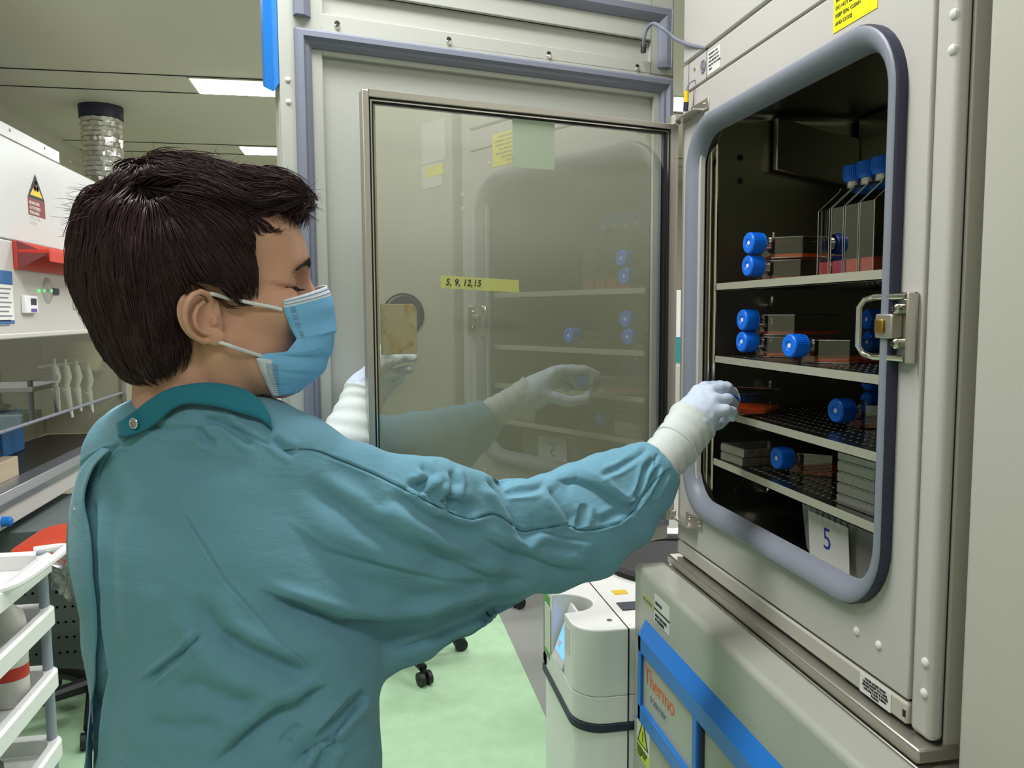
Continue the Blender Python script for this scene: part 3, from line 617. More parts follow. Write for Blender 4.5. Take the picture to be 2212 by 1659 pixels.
# analyser behind the centrifuge, seen in the gap by the lower hinge
an = thing('bench_instrument', 'black and white instrument in the narrow gap behind the lower hinge', 'instrument', (1.25, 3.0, 0))
obj('stand', MB().b2((.95, 2.75, 0), (1.75, 3.25, .86)), 'white', an, bevel=.005)
obj('housing', MB().b2((1.0, 2.8, .861), (1.5, 3.2, 1.02)), 'black', an, bevel=.006)
obj('side_module', MB().b2((1.08, 2.79, .885), (1.2, 2.80, .93)), 'gasket', an)
cab = thing('wall_unit', 'pale storage unit glimpsed in the slit beside the hinge stile', 'cabinet', (2.2, 4.6, 0))
obj('carcass', MB().b2((1.55, 4.3, 0), (2.9, 4.9, 1.62)), 'white', cab, bevel=.005)
obj('door_panel', MB().b2((1.58, 4.285, .1), (2.2, 4.299, 1.2)).b2((2.23, 4.285, .1), (2.87, 4.299, 1.2)), 'hoodgrey', cab, bevel=.003)
obj('teal_tray', MB().b2((1.6, 4.285, 1.22), (2.2, 4.299, 1.36)), 'tealm', cab)

# ------------------------------------------------------------------ safety cabinet on the left
BX = -1.4; BE = 5.22; BS = 2.2
hood = thing('safety_cabinet', 'long white and grey biosafety cabinet along the left wall', 'safety cabinet', (-1.72, 3.7, 0))
z515 = onx(0, 515, BX)[2]; z728 = onx(0, 728, BX)[2]; ztop = onx(0, 290, BX)[2]; zsb = onx(0, 937, BX)[2]; zar = onx(0, 1068, BX)[2]; zar2 = onx(0, 1104, BX)[2]; zar3 = onx(0, 1150, BX)[2]
obj('canopy', MB().b2((-1.99, BS, z515+.004), (BX, BE, ztop)), 'whitehood', hood, bevel=.006)
ytp = onx(127, 333, BX)[1]
cp2 = obj('top_flange', MB().b2((BX-.01, BS, ztop+.001), (BX+.002, ytp, ztop+.055)), 'whitehood', hood, bevel=.002)
for y in (3.75, 4.12, 4.45): obj('screw', MB().lathe((BX+.002, y-.05, ztop+.035), [(0, .003), (.006, .002), (.007, 0)], 10, axis=(1, 0, 0)), 'gasket', cp2)
obj('control_fascia', MB().b2((-1.99, BS, z728), (BX+.004, BE, z515)), 'hoodgrey', hood, bevel=.006)
obj('fascia_lip', MB().b2((BX-.03, BS, z728-.012), (BX+.008, BE, z728+.012)), 'hoodgrey', hood, bevel=.006)
obj('side_wall', MB().b2((-1.99, BE-.02, zar-.01), (BX-.02, BE, z728)), 'hoodin', hood)
obj('near_side_wall', MB().b2((-1.99, BS, zar-.01), (BX-.02, BS+.02, z728)), 'hoodin', hood)
obj('inner_back', MB().b2((-1.99, BS, zar-.01), (-1.86, BE-.02, z728)), mat('hood_back', '7d7868', .5), hood)
obj('corner_post', MB().b2((BX-.03, BE-.035, zar), (BX, BE, z728-.02)), 'steel', hood, bevel=.003)
obj('work_deck', MB().b2((-1.86, BS, zar-.03), (BX-.09, BE-.02, zar-.012)), mat('dark_deck', '45413b', .4, metal=.4), hood)
obj('sash', MB().b2((BX-.03, BS+.02, zsb), (BX-.024, BE-.04, z728-.01)), 'hoodglass', hood)
obj('sash_handle', MB().b2((BX-.034, BS+.02, zsb-.010), (BX-.018, BE-.04, zsb+.002)), 'gasket', hood, bevel=.003)
obj('armrest', MB().prism([(BX-.10, BS, zar-.02), (BX-.085, BS, zar), (BX-.01, BS, zar-.006), (BX+.010, BS, zar-.04), (BX+.004, BS, zar2-.004), (BX-.10, BS, zar2-.004)], (0, BE-BS, 0)), 'aluminium', hood, bevel=.003)
obj('lower_rail', MB().b2((BX-.08, BS, zar3), (BX-.004, BE, zar2-.005)), 'hoodgrey', hood, bevel=.004)
obj('base_housing', MB().b2((-1.99, BS, zar3+.01), (BX-.081, BE, zar-.031)), 'hoodin', hood)
for y in (BS+.1, BE-.12):
    for x in (-1.93, -1.52): obj('leg', MB().b2((x-.025, y-.025, 0), (x+.025, y+.025, zar3+.01)), 'greyplastic', hood)
kb = onx(15, 1132, BX+.012); obj('valve_knob', MB().lathe((BX-.004, kb[1], kb[2]+.01), [(.02, 0), (.02, .03), (.012, .036), (0, .036)], 16, axis=(1, 0, 0)), 'blue', hood, label='blue service knob')
obj('valve_body', MB().lathe((BX-.004, kb[1]-.12, kb[2]), [(.016, 0), (.016, .03), (0, .03)], 12, axis=(1, 0, 0)), 'chrome', hood)
def hp_(x, y, X=BX): return onx(x, y, X)
c0 = hp_(103, 628, BX+.005); c1 = hp_(139, 628, BX+.005); rr = .135/2+.03
rz_ = (hp_(103, 600, BX+.005)[2]-hp_(103, 657, BX+.005)[2])/2
rd = MB().lathe((BX+.0045, c0[1], c0[2]), [(0, .004), (rz_-.006, .004), (rz_, 0)], 40, axis=(1, 0, 0))
dp = obj('round_display', rd, mat('display_grey', 'a8a49e', .3), hood)
for k, x in enumerate((85, 96, 104, 112)):
    q = hp_(x, 628, BX+.009); obj('indicator_lamp', MB().lathe(q, [(0, .002), (.007, .001), (.008, -.001)], 10, axis=(1, 0, 0)), 'ledgreen' if k != 2 else 'gasket', dp)
q = hp_(121, 630, BX+.009); obj('readout', MB().box(q, (.003, .075, .03)), 'gasketdk', dp, label='small dark readout')
a, b = hp_(42, 640), hp_(71, 677); yA, yB = a[1], b[1]
th = obj('thermometer', MB().b2((BX+.004, yA, b[2]), (BX+.024, yB, a[2]+.004)), 'white', hood, bevel=.004, label='small white digital thermometer')
obj('thermometer_screen', MB().b2((BX+.024, yA+.05, (a[2]+b[2])/2), (BX+.025, yB-.02, a[2]-.008)), 'gasketdk', th)
obj('purple_button', MB().b2((BX+.024, yA+.05, b[2]+.006), (BX+.026, yB-.02, b[2]+.020)), mat('purple', '6a4aa8', .5), th)
q = hp_(161, 658, BX+.004); obj('wall_hook', MB().b2((BX+.004, q[1]-.025, q[2]-.02), (BX+.016, q[1]+.025, q[2]+.02)), 'white', hood, bevel=.004)
# paper poster at the left border
a, b = hp_(-30, 580), hp_(29, 699)
po = obj('notice_sheet', MB().b2((BX+.0045, a[1], b[2]), (BX+.0055, b[1], a[2])), 'paper', hood, label='white notice with blue header')
obj('notice_header', MB().b2((BX+.0056, a[1], a[2]-.055), (BX+.006, b[1], a[2])), 'bluedk', po)
obj('notice_footer', MB().b2((BX+.0056, a[1], b[2]), (BX+.006, b[1], b[2]+.014)), 'bluedk', po)
for k in range(9): obj('print_line', MB().b2((BX+.0056, a[1]+.02, a[2]-.075-.018*k), (BX+.006, b[1]-.02-.015*(k % 3), a[2]-.069-.018*k)), 'gasket', po)
# biohazard sticker
a, b = hp_(57, 375), hp_(97, 470)
y0, y1 = hp_(58, 400)[1], hp_(96, 440)[1]; zt, zb = hp_(66, 373)[2], hp_(80, 468)[2]
bs = obj('hazard_sign', MB().b2((BX+.0002, y0, zb), (BX+.0012, y1, zb+(zt-zb)*.40)), 'maroon', hood, label='yellow and maroon biohazard sign')
ym = (y0+y1)/2; z4 = zb+(zt-zb)*.41
obj('hazard_triangle', MB().prism([(BX+.001, y0, z4), (BX+.001, y1, z4), (BX+.001, ym, zt)], (.0006, 0, 0), 0).prism([(BX+.0017, y0+.025, z4+.012), (BX+.0017, y1-.025, z4+.012), (BX+.0017, ym, zt-.035)], (.0004, 0, 0), 1), ['ink', 'yellowp'], bs)
mtr = MB()
for k in range(3):
    an_ = R(90+120*k); mtr.lathe((BX+.0022, ym+.016*cos(an_), z4+.055+.016*sin(an_)), [(.009, 0), (.009, .0006), (.014, .0006), (.014, 0)], 16, axis=(1, 0, 0))
obj('trefoil', mtr, 'ink', bs)
for k in range(5): text('sign_line', ['BIOHAZARD', 'AUTHORISED', 'PERSONNEL', 'ONLY WEAR', 'GLOVES'][k], .020, (BX+.0016, y0+.012, z4-.028-.021*k), (0, 1, 0), (0, 0, 1), 'paper', bs)
# red shelf bracket
a = hp_(23, 519); b = hp_(100, 582)
zr1, zr0 = a[2], hp_(40, 583)[2]
rs = thing('red_wall_box', 'red open box shelf fixed on the safety cabinet front', 'shelf', (BX+.08, 4.0, zr0))
ya, yb = a[1], 4.62
obj('shelf_board', MB().b2((BX+.0205, ya, zr1-.05), (BX+.145, yb, zr1-.035)).b2((BX+.139, ya, zr1-.085), (BX+.145, yb, zr1-.05)), 'red', rs, bevel=.002)
obj('back_plate', MB().b2((BX+.006, ya, zr0), (BX+.020, hp_(98, 580)[1]+.35, zr1)), 'red', rs, bevel=.002)
obj('end_plate', MB().prism([(BX+.020, ya+.001, zr0), (BX+.020, ya+.001, zr1), (BX+.138, ya+.001, zr1-.051)], (0, .012, 0)), 'maroon', rs)
# things inside the cabinet
for k, (x, y, l) in enumerate(((118, 838, 55), (142, 838, 66), (165, 838, 52), (190, 846, 46))):
    X = -1.55
    p = onx(x, y-48, X); q = onx(x+10+(k == 1)*4, y+l*.95, X)
    t = thing('hanging_pipette', ['leftmost', 'second', 'third', 'rightmost'][k]+' of four white tipped pipettes hanging behind the sash glass', 'pipette', q, 'pipettes hanging behind the glass')
    m_ = onx(x+1, y, X)
    obj('handle', MB().tube([p, (p+m_)/2+np.array([.01, 0, 0]), m_], [.016, .020, .012], 10), 'offw', t)
    obj('tip_cone', MB().tube([m_, q], [.021, .008], 10), 'white', t)
    obj('plunger', MB().cyl(p, p+np.array([0, 0, .035]), .007, 8), 'offw', t)
a = onx(100, 800, -1.56)
obj('pipette_rail', MB().tube([onx(80, 793, -1.575), onx(225, 776, -1.575)], .008, 8), 'steel', hood)
q = onx(181, 790, -1.62)
ct = single('white_canister', MB().lathe((q[0], q[1], q[2]-.02), [(.0, 0), (.085, 0), (.095, .02), (.1, .14), (.09, .165), (0, .17)], 24), mat('beige_can', 'c9c1a6', .5), 'beige round canister on a bracket at the far inside end of the cabinet', 'canister', (q[0], q[1], q[2]-.02))
obj('canister_bracket', MB().b2((-1.859, q[1]-.11, q[2]-.032), (q[0]+.1, q[1]+.11, q[2]-.021)), 'steel', hood)
zd = zar-.011
rk = thing('tube_rack', 'tan rack holding bright blue topped tubes on the cabinet deck', 'rack', (-1.55, 3.62, zd))
obj('rack_block', MB().b2((-1.66, 3.42, zd), (-1.50, 3.86, zd+.09)), mat('tan_rack', 'b3a68c', .6), rk, bevel=.006)
obj('blue_box', MB().b2((-1.64, 3.44, zd+.0905), (-1.52, 3.66, zd+.15)), 'blue', rk, bevel=.01)
for k in range(5): obj('tube_top', MB().lathe((-1.57, 3.69+.035*k, zd+.0905), [(.012, 0), (.012, .03), (0, .032)], 10), 'gasketdk', rk)
bb = single('blue_bottle_box', MB().b2((-1.60, 3.28, zd), (-1.50, 3.40, zd+.11)).lathe((-1.55, 3.34, zd+.11), [(.03, 0), (.02, .02), (.02, .05), (0, .05)], 14), 'blue', 'dark blue bottle at the left border on the cabinet deck', 'bottle', (-1.55, 3.34, zd), bevel=.01)
bl2 = single('blue_glove_box', MB().b2((-1.84, 4.36, zd), (-1.76, 4.62, zd+.22)), 'bluedk', 'upright dark blue box at the back of the cabinet deck', 'box', (-1.80, 4.5, zd), bevel=.006)
# perforated pedestal below
ped = thing('perforated_pedestal', 'dark grey pedestal with rows of small holes under the cabinet', 'pedestal', (-1.3, 3.9, 0))
obj('pedestal_body', MB().b2((-1.95, 3.56, .0), (-.93, 4.3, .62)), 'grating', ped, bevel=.004)
mh = MB()
for i in range(16):
    for j in range(7):
        x, z = -1.42+.06*i*.5-.0, .10+.065*j
        mh.lathe((x, 3.5595, z), [(0, .001), (.0055, .001)], 8, axis=(0, -1, 0))
obj('holes', mh, 'dark', ped)
# foil duct
ductc = (-1.46, 5.16)
du = thing('foil_duct', 'crinkled silver flexible exhaust duct rising to the ceiling', 'duct', (ductc[0], ductc[1], ztop))
prof = [(.102, CEIL-.06)]
random.seed(3)
z = CEIL-.06; k = 0
while z > ztop+.035:
    prof.append((.104+random.uniform(-.003, .003), z-.006)); prof.append((.112+random.uniform(-.003, .003), z-.014)); z -= .028
prof = [(r, zz) for r, zz in prof if zz > ztop+.004]
vs = MB().lathe((ductc[0], ductc[1], 0), prof, 48)
rg = random.Random(5)
vs.v = [(x+rg.uniform(-.0042, .0042), y+rg.uniform(-.0042, .0042), zz+rg.uniform(-.003, .003)) for x, y, zz in vs.v]
obj('foil_tube', vs, 'foil', du, ang=25)
obj('ceiling_collar', MB().lathe((ductc[0], ductc[1], CEIL-.07), [(.118, 0), (.12, .07)], 40), 'gasketdk', du)

# ------------------------------------------------------------------ trolley at lower left
tr = thing('trolley', 'white plastic tiered trolley with grey posts at the lower left corner', 'trolley', (-1.1, 2.25, 0))
TX1, TY1, TX0, TY0 = -.885, 2.50, -1.35, 1.95
for (x, y) in ((TX1-.03, TY1-.03), (TX0+.03, TY1-.03), (TX1-.03, TY0+.03), (TX0+.03, TY0+.03)):
    obj('post', MB().cyl((x, y, .07), (x, y, .83), .0135, 16), 'greyplastic', tr)
    obj('caster', MB().cyl((x-.012, y, .03), (x+.012, y, .03), .03, 16), 'black', tr)
for z in (.82, .665, .48, .27):
    t_ = MB()
    o_, i_ = rrect(TX0, TX1, TY0, TY1, .05, 6), rrect(TX0+.03, TX1-.03, TY0+.03, TY1-.03, .04, 6)
    rimz = [(o_, z-.045), (o_, z), (rrect(TX0+.008, TX1-.008, TY0+.008, TY1-.008, .05, 6), z+.006), (i_, z), (rrect(TX0+.035, TX1-.035, TY0+.035, TY1-.035, .04, 6), z-.04)]
    t_.grid([[(a, b, zz) for a, b in L] for L, zz in rimz], closed_u=True); n_ = len(o_); t_.f.append(tuple(range(4*n_, 5*n_))); t_.mi.append(0); t_.f.append(tuple(range(n_))[::-1]); t_.mi.append(0)
    obj('tray', t_, 'white', tr)
obj('handle', MB().tube(smoothpath([(TX1-.06, TY1+.0, .825), (TX1+.015, TY1+.01, .828), (TX1+.03, TY1-.05, .83), (TX1+.022, TY1-.30, .83), (TX1-.02, TY1-.36, .825)]), .012, 10), 'white', tr)
def bottle(x, y, z, label):
    t = thing('plastic_bottle', label, 'bottle', (x, y, z))
    obj('bottle_body', MB().lathe((x, y, z), [(0, 0), (.044, 0), (.048, .01), (.048, .22), (.042, .25), (.018, .275), (.018, .285)], 24), 'offw', t)
    obj('red_band', MB().lathe((x, y, z), [(.0484, .075), (.0487, .077), (.0487, .108), (.0484, .110)], 24), 'red', t)
    obj('cap', MB().lathe((x, y, z+.286), [(.021, 0), (.021, .02), (0, .022)], 18), 'white', t)
bottle(-.972, 2.36, .4415, 'white bottle with a red band on a lower tray of the trolley')
# crinkled clear bag and contents
def crumple(c, s_, seed, n=14, amp=.25):
    rg = np.random.RandomState(seed); G = []
    for i in range(n+1):
        row = []
        for j in range(2*n):
            th_, ph = pi*i/n, tau*j/(2*n); r = 1+amp*(rg.rand()-.5)*(1 if 0 < i < n else 0)
            row.append((c[0]+s_[0]*r*sin(th_)*cos(ph), c[1]+s_[1]*r*sin(th_)*sin(ph), c[2]+s_[2]*r*cos(th_)))
        G.append(row)
    return MB().grid(G, closed_u=True)
single('clear_bag', crumple((-.865, 2.555, .735), (.05, .04, .065), 3, amp=.75), 'bagclear', 'clear crinkled bag behind the top handle of the trolley', 'bag', (-.87, 2.56, .68), smooth=False)
single('tool_bundle', crumple((-1.12, 2.25, .70), (.05, .17, .045), 5, amp=.12), mat('tan_wrap', '9a8d80', .4), 'brownish wrapped bundle on the second tray of the trolley', 'bundle', (-1.12, 2.25, .66), smooth=False)
single('dark_pouch', crumple((-1.02, 2.2, .30), (.08, .1, .05), 7, amp=.2), mat('dark_pouch', '3a3a40', .4), 'dark pouch on the lowest visible tray of the trolley', 'pouch', (-1.02, 2.2, .25), smooth=False)

# ------------------------------------------------------------------ chairs
def star_base(root, c, r, rot, col='black', hub=.09):
    for k in range(5):
        a = R(rot+72*k); d = np.array([cos(a), sin(a), 0]); c_ = np.array([c[0], c[1], 0])
        g = MB().tube([c_+d*.03+[0, 0, .105], c_+d*r*.5+[0, 0, .095], c_+d*(r-.01)+[0, 0, .068]], [.030, .024, .018], 10)
        leg = obj('leg', g, col, root)
        q = c_+d*r; s_ = np.array([-d[1], d[0], 0])
        obj('caster', MB().cyl(q-s_*.026+[0, 0, .029], q-s_*.008+[0, 0, .029], .029, 18).cyl(q+s_*.008+[0, 0, .029], q+s_*.026+[0, 0, .029], .029, 18).cyl(q+[0, 0, .03], q+[0, 0, .066], .010, 10).cyl(q-s_*.028+[0, 0, .029], q+s_*.028+[0, 0, .029], .006, 8), 'black', leg)
def chair(c, rot, seatm, label, zs=.52, back=True, faceang=90):
    t = thing('office_chair', label, 'chair', (c[0], c[1], 0))
    star_base(t, c, .315, rot)
    obj('gas_column', MB().cyl((c[0], c[1], .10), (c[0], c[1], zs-.04), .024, 16).cyl((c[0], c[1], .06), (c[0], c[1], .14), .036, 16), 'black', t)
    L = rrect(-.22, .22, -.21, .21, .08, 6); z0 = zs-.045
    G = [[(c[0]+a*s_, c[1]+b*s_, z) for a, b in L] for s_, z in ((.80, z0), (.96, z0+.012), (1.0, z0+.035), (.97, z0+.058), (.85, z0+.068), (.4, z0+.07))]
    m_ = MB().grid(G, closed_u=True); n_ = len(L); m_.f += [tuple(range(n_))[::-1], tuple(range(5*n_, 6*n_))]; m_.mi += [0, 0]
    obj('seat', m_, seatm, t)
    if back:
        a = R(faceang); d = np.array([cos(a), sin(a)]); s2 = np.array([-d[1], d[0]])
        G = []
        for z in np.linspace(zs+.10, zs+.44, 8):
            hw = .20*(1-.25*((z-zs-.27)/.17)**2)
            G.append([(c[0]+d[0]*(.21+.03*abs(u)**2)+s2[0]*hw*u, c[1]+d[1]*(.21+.03*abs(u)**2)+s2[1]*hw*u, z) for u in np.linspace(-1, 1, 9)])
        obj('backrest', MB().grid(G), 'black', t, solid=.035)
        obj('back_stem', MB().tube([(c[0], c[1], zs-.05), (c[0]+d[0]*.2, c[1]+d[1]*.2, zs-.04), (c[0]+d[0]*.25, c[1]+d[1]*.25, zs+.05), (c[0]+d[0]*.24, c[1]+d[1]*.24, zs+.2)], .016, 8), 'black', t)
    return t
cA = (.087, 3.467)
chair(cA, math.degrees(math.atan2(3.134-3.467, .237-.087)), 'black', 'black castered chair on the green floor seen below the reaching sleeve', .5, True, 90)
chair((1.02, 4.12), math.degrees(math.atan2(3.959-4.12, .758-1.02)), 'black', 'farther black chair with one caster showing on the grey floor strip', .5, False)
chair((-1.03, 3.23), -150, 'redseat', 'chair with orange red seat between trolley and teal gown', .66, True, -10)

# ------------------------------------------------------------------ far storage rack behind the collar
rk2 = thing('storage_rack', 'small white rack with baskets far behind the collar', 'rack', (-.68, 5.3, 0))
for (x, y) in ((-.48, 5.1), (-.95, 5.1), (-.48, 5.5), (-.95, 5.5)): obj('post', MB().cyl((x, y, 0), (x, y, 1.13), .016, 10), 'greyplastic', rk2)
for z in (.3, .62, .80, 1.06): obj('shelf_board', MB().b2((-.97, 5.08, z), (-.45, 5.52, z+.03)), 'white', rk2, bevel=.004)
single('wire_basket', MB().b2((-.90, 5.1, .831), (-.50, 5.4, .93)), mat('pale_green_basket', 'c9d4c4', .5), 'pale perforated basket on the far rack', 'basket', (-.7, 5.25, .831), bevel=.01)
single('folded_cloth', crumple((-.62, 5.25, .962), (.16, .12, .029), 9, amp=.2), 'white', 'white folded cloth lying on the pale basket', 'cloth', (-.62, 5.25, .93), smooth=False)
single('pink_packets', crumple((-.68, 5.24, .707), (.18, .1, .030), 11, amp=.3), mat('pinkish', 'd8b8ae', .6), 'pinkish packets under the basket on the far rack', 'packets', (-.68, 5.24, .65), smooth=False)
single('red_box', MB().b2((-.425, 5.3, 0), (-.28, 5.6, .95)), 'red', 'red upright box right of the far rack', 'box', (-.35, 5.45, 0), bevel=.004)
single('far_cart', MB().b2((-.40, 5.75, .0), (-.05, 6.1, 1.12)), 'whitehood', 'white unit behind the red upright box', 'cart', (-.22, 5.9, 0), bevel=.004)
# ------------------------------------------------------------------ implicit surfaces -> mesh
def nets(f, lo, hi, h):
    lo = np.array(lo, float); n = np.ceil((np.array(hi)-lo)/h).astype(int)+1
    ax = [lo[i]+h*np.arange(n[i]) for i in range(3)]
    F = np.empty(tuple(n), np.float32)
    Y, Z = np.meshgrid(ax[1], ax[2], indexing='ij'); step = max(1, int(600000/(n[1]*n[2])))
    for i in range(0, n[0], step):
        xs = ax[0][i:i+step]; k = len(xs)
        P = np.empty((k, n[1], n[2], 3)); P[..., 0] = xs[:, None, None]; P[..., 1] = Y; P[..., 2] = Z
        F[i:i+k] = f(P.reshape(-1, 3)).reshape(k, n[1], n[2])
    S = F < 0
    c = np.zeros(tuple(n-1), np.int8)
    for a in (0, 1):
        for b in (0, 1):
            for d in (0, 1): c += S[a:n[0]-1+a, b:n[1]-1+b, d:n[2]-1+d]
    act = (c > 0) & (c < 8); idx = -np.ones(act.shape, np.int64); I = np.argwhere(act); idx[act] = np.arange(len(I))
    acc = np.zeros((len(I), 3)); cnt = np.zeros(len(I))
    C8 = [(a, b, d) for a in (0, 1) for b in (0, 1) for d in (0, 1)]
    for p in C8:
        for k in range(3):
            if p[k]: continue
            q = list(p); q[k] = 1
            fa = F[I[:, 0]+p[0], I[:, 1]+p[1], I[:, 2]+p[2]]; fb = F[I[:, 0]+q[0], I[:, 1]+q[1], I[:, 2]+q[2]]
            m = (fa < 0) != (fb < 0); t = np.where(m, fa/np.where(m, fa-fb, 1), 0)
            v = np.tile(np.array(p, float), (len(I), 1)); v[:, k] += t
            acc[m] += v[m]; cnt[m] += 1
    V = lo+h*(I+acc/cnt[:, None]); faces = []
    for k in range(3):
        o1, o2 = (k+1) % 3, (k+2) % 3
        sl0 = [slice(None)]*3; sl1 = [slice(None)]*3; sl0[k] = slice(0, -1); sl1[k] = slice(1, None)
        for s_ in (sl0, sl1):
            s_[o1] = slice(1, -1); s_[o2] = slice(1, -1)
        A, B = S[tuple(sl0)], S[tuple(sl1)]; E_ = np.argwhere(A != B)
        base = E_.copy(); base[:, o1] += 1; base[:, o2] += 1
        fl_ = A[tuple(E_.T)]
        def g(da, db):
            w_ = base.copy(); w_[:, o1] -= da; w_[:, o2] -= db; return idx[tuple(w_.T)]
        Q = np.stack([g(1, 1), g(0, 1), g(0, 0), g(1, 0)], 1); Q[~fl_] = Q[~fl_][:, ::-1]; faces.append(Q)
    Q = np.concatenate(faces); Q = Q[(Q >= 0).all(1)]
    return V, Q
def smooth_mesh(V, Q, it=2, lam=.5):
    for _ in range(it):
        s_ = np.zeros_like(V); c = np.zeros(len(V))
        for a in range(4):
            b = (a+1) % 4; np.add.at(s_, Q[:, a], V[Q[:, b]]); np.add.at(s_, Q[:, b], V[Q[:, a]]); np.add.at(c, Q[:, a], 1); np.add.at(c, Q[:, b], 1)
        V = V*(1-lam)+lam*s_/np.maximum(c, 1)[:, None]
    return V
def vnormals(V, Q):
    n = np.cross(V[Q[:, 2]]-V[Q[:, 0]], V[Q[:, 3]]-V[Q[:, 1]]); N_ = np.zeros_like(V)
    for a in range(4): np.add.at(N_, Q[:, a], n)
    return N_/np.maximum(np.linalg.norm(N_, axis=1), 1e-12)[:, None]
def smin(a, b, k): h = np.clip(.5+.5*(b-a)/k, 0, 1); return b*(1-h)+a*h-k*h*(1-h)
def smax(a, b, k): return -smin(-a, -b, k)
def ell(P, c, r): q = (P-np.array(c))/np.array(r); l = np.linalg.norm(q, axis=1); return (l-1)*min(r)
def rcone(P, a, b, ra, rb):
    a, b = np.array(a, float), np.array(b, float); ab = b-a; t = np.clip(((P-a)@ab)/(ab@ab), 0, 1)
    return np.linalg.norm(P-a-t[:, None]*ab, axis=1)-(ra+(rb-ra)*t)
def chain(P, pts, rs, k=0.0):
    d = None
    for i in range(len(pts)-1):
        e_ = rcone(P, pts[i], pts[i+1], rs[i], rs[i+1]); d = e_ if d is None else (np.minimum(d, e_) if k == 0 else smin(d, e_, k))
    return d
def sweep(P, C, Rw, Rh, W):
    """elliptic section along a centre line C; W = unit directions of the first radius"""
    C = np.array(C, float); best = np.full(len(P), 1e9)
    for i in range(len(C)-1):
        a, b = C[i], C[i+1]; ab = b-a; L2 = ab@ab; t = ((P-a)@ab)/L2
        tc_ = np.clip(t, 0, 1); q = P-a-tc_[:, None]*ab
        tg = ab/np.sqrt(L2); w_ = W[i]-tg*(W[i]@tg); w_ = w_/np.linalg.norm(w_); h_ = np.cross(tg, w_)
        rw = Rw[i]+(Rw[i+1]-Rw[i])*tc_; rh = Rh[i]+(Rh[i+1]-Rh[i])*tc_
        rm = np.minimum(rw, rh)
        al = q@tg
        d = (np.sqrt((q@w_/rw)**2+(q@h_/rh)**2+(al/rm)**2)-1)*rm
        best = d if i == 0 else smin(best, d, .02)
    return best
def to_mesh(name, V, Q, mats, parent, smooth=True, org=None, mi=None, **k):
    off = np.array(WLOC[parent.name]) if parent else np.array(org, float)
    me = bpy.data.meshes.new(name); me.vertices.add(len(V)); me.vertices.foreach_set('co', (V-off).astype(np.float32).ravel())
    Q = np.asarray(Q); me.loops.add(Q.size); me.loops.foreach_set('vertex_index', Q.astype(np.int32).ravel())
    me.polygons.add(len(Q)); me.polygons.foreach_set('loop_start', np.arange(0, Q.size, Q.shape[1], dtype=np.int32)); me.polygons.foreach_set('loop_total', np.full(len(Q), Q.shape[1], np.int32))
    if not isinstance(mats, (list, tuple)): mats = [mats]
    for m_ in mats: me.materials.append(M[m_] if isinstance(m_, str) else m_)
    if mi is not None: me.polygons.foreach_set('material_index', np.asarray(mi, np.int32))
    me.polygons.foreach_set('use_smooth', [smooth]*len(Q)); me.update(calc_edges=True); me.validate()
    o = bpy.data.objects.new(name, me); COL.objects.link(o)
    if parent: o.parent = parent
    else: o.location = off.tolist()
    WLOC[o.name] = Vector(off.tolist())
    if k.get('label'): o['label'] = k['label']
    return o
def subsurf(V, Q, lv):
    me = bpy.data.meshes.new('s'); me.from_pydata(V.tolist(), [], Q.tolist()); o = bpy.data.objects.new('s', me); COL.objects.link(o)
    s_ = o.modifiers.new('s', 'SUBSURF'); s_.levels = lv; s_.subdivision_type = 'CATMULL_CLARK'
    e_ = o.evaluated_get(bpy.context.evaluated_depsgraph_get()); m2 = bpy.data.meshes.new_from_object(e_)
    V2 = np.empty(len(m2.vertices)*3); m2.vertices.foreach_get('co', V2); Q2 = np.empty(len(m2.loops), np.int64); m2.loops.foreach_get('vertex_index', Q2)
    bpy.data.objects.remove(o); bpy.data.meshes.remove(m2); bpy.data.meshes.remove(me)
    return V2.reshape(-1, 3), Q2.reshape(-1, 4)
_rn = np.random.RandomState(2)
def wavenoise(P, freq, seed=0, n=18, stretch=(1, 1, 1)):
    rg = np.random.RandomState(seed); s_ = np.zeros(len(P))
    for _ in range(n):
        k = rg.normal(size=3); k /= np.linalg.norm(k); k *= freq*(.6+.8*rg.rand()); k = k/np.array(stretch); s_ += np.sin(P@k*tau+rg.rand()*tau)
    return s_/np.sqrt(n)

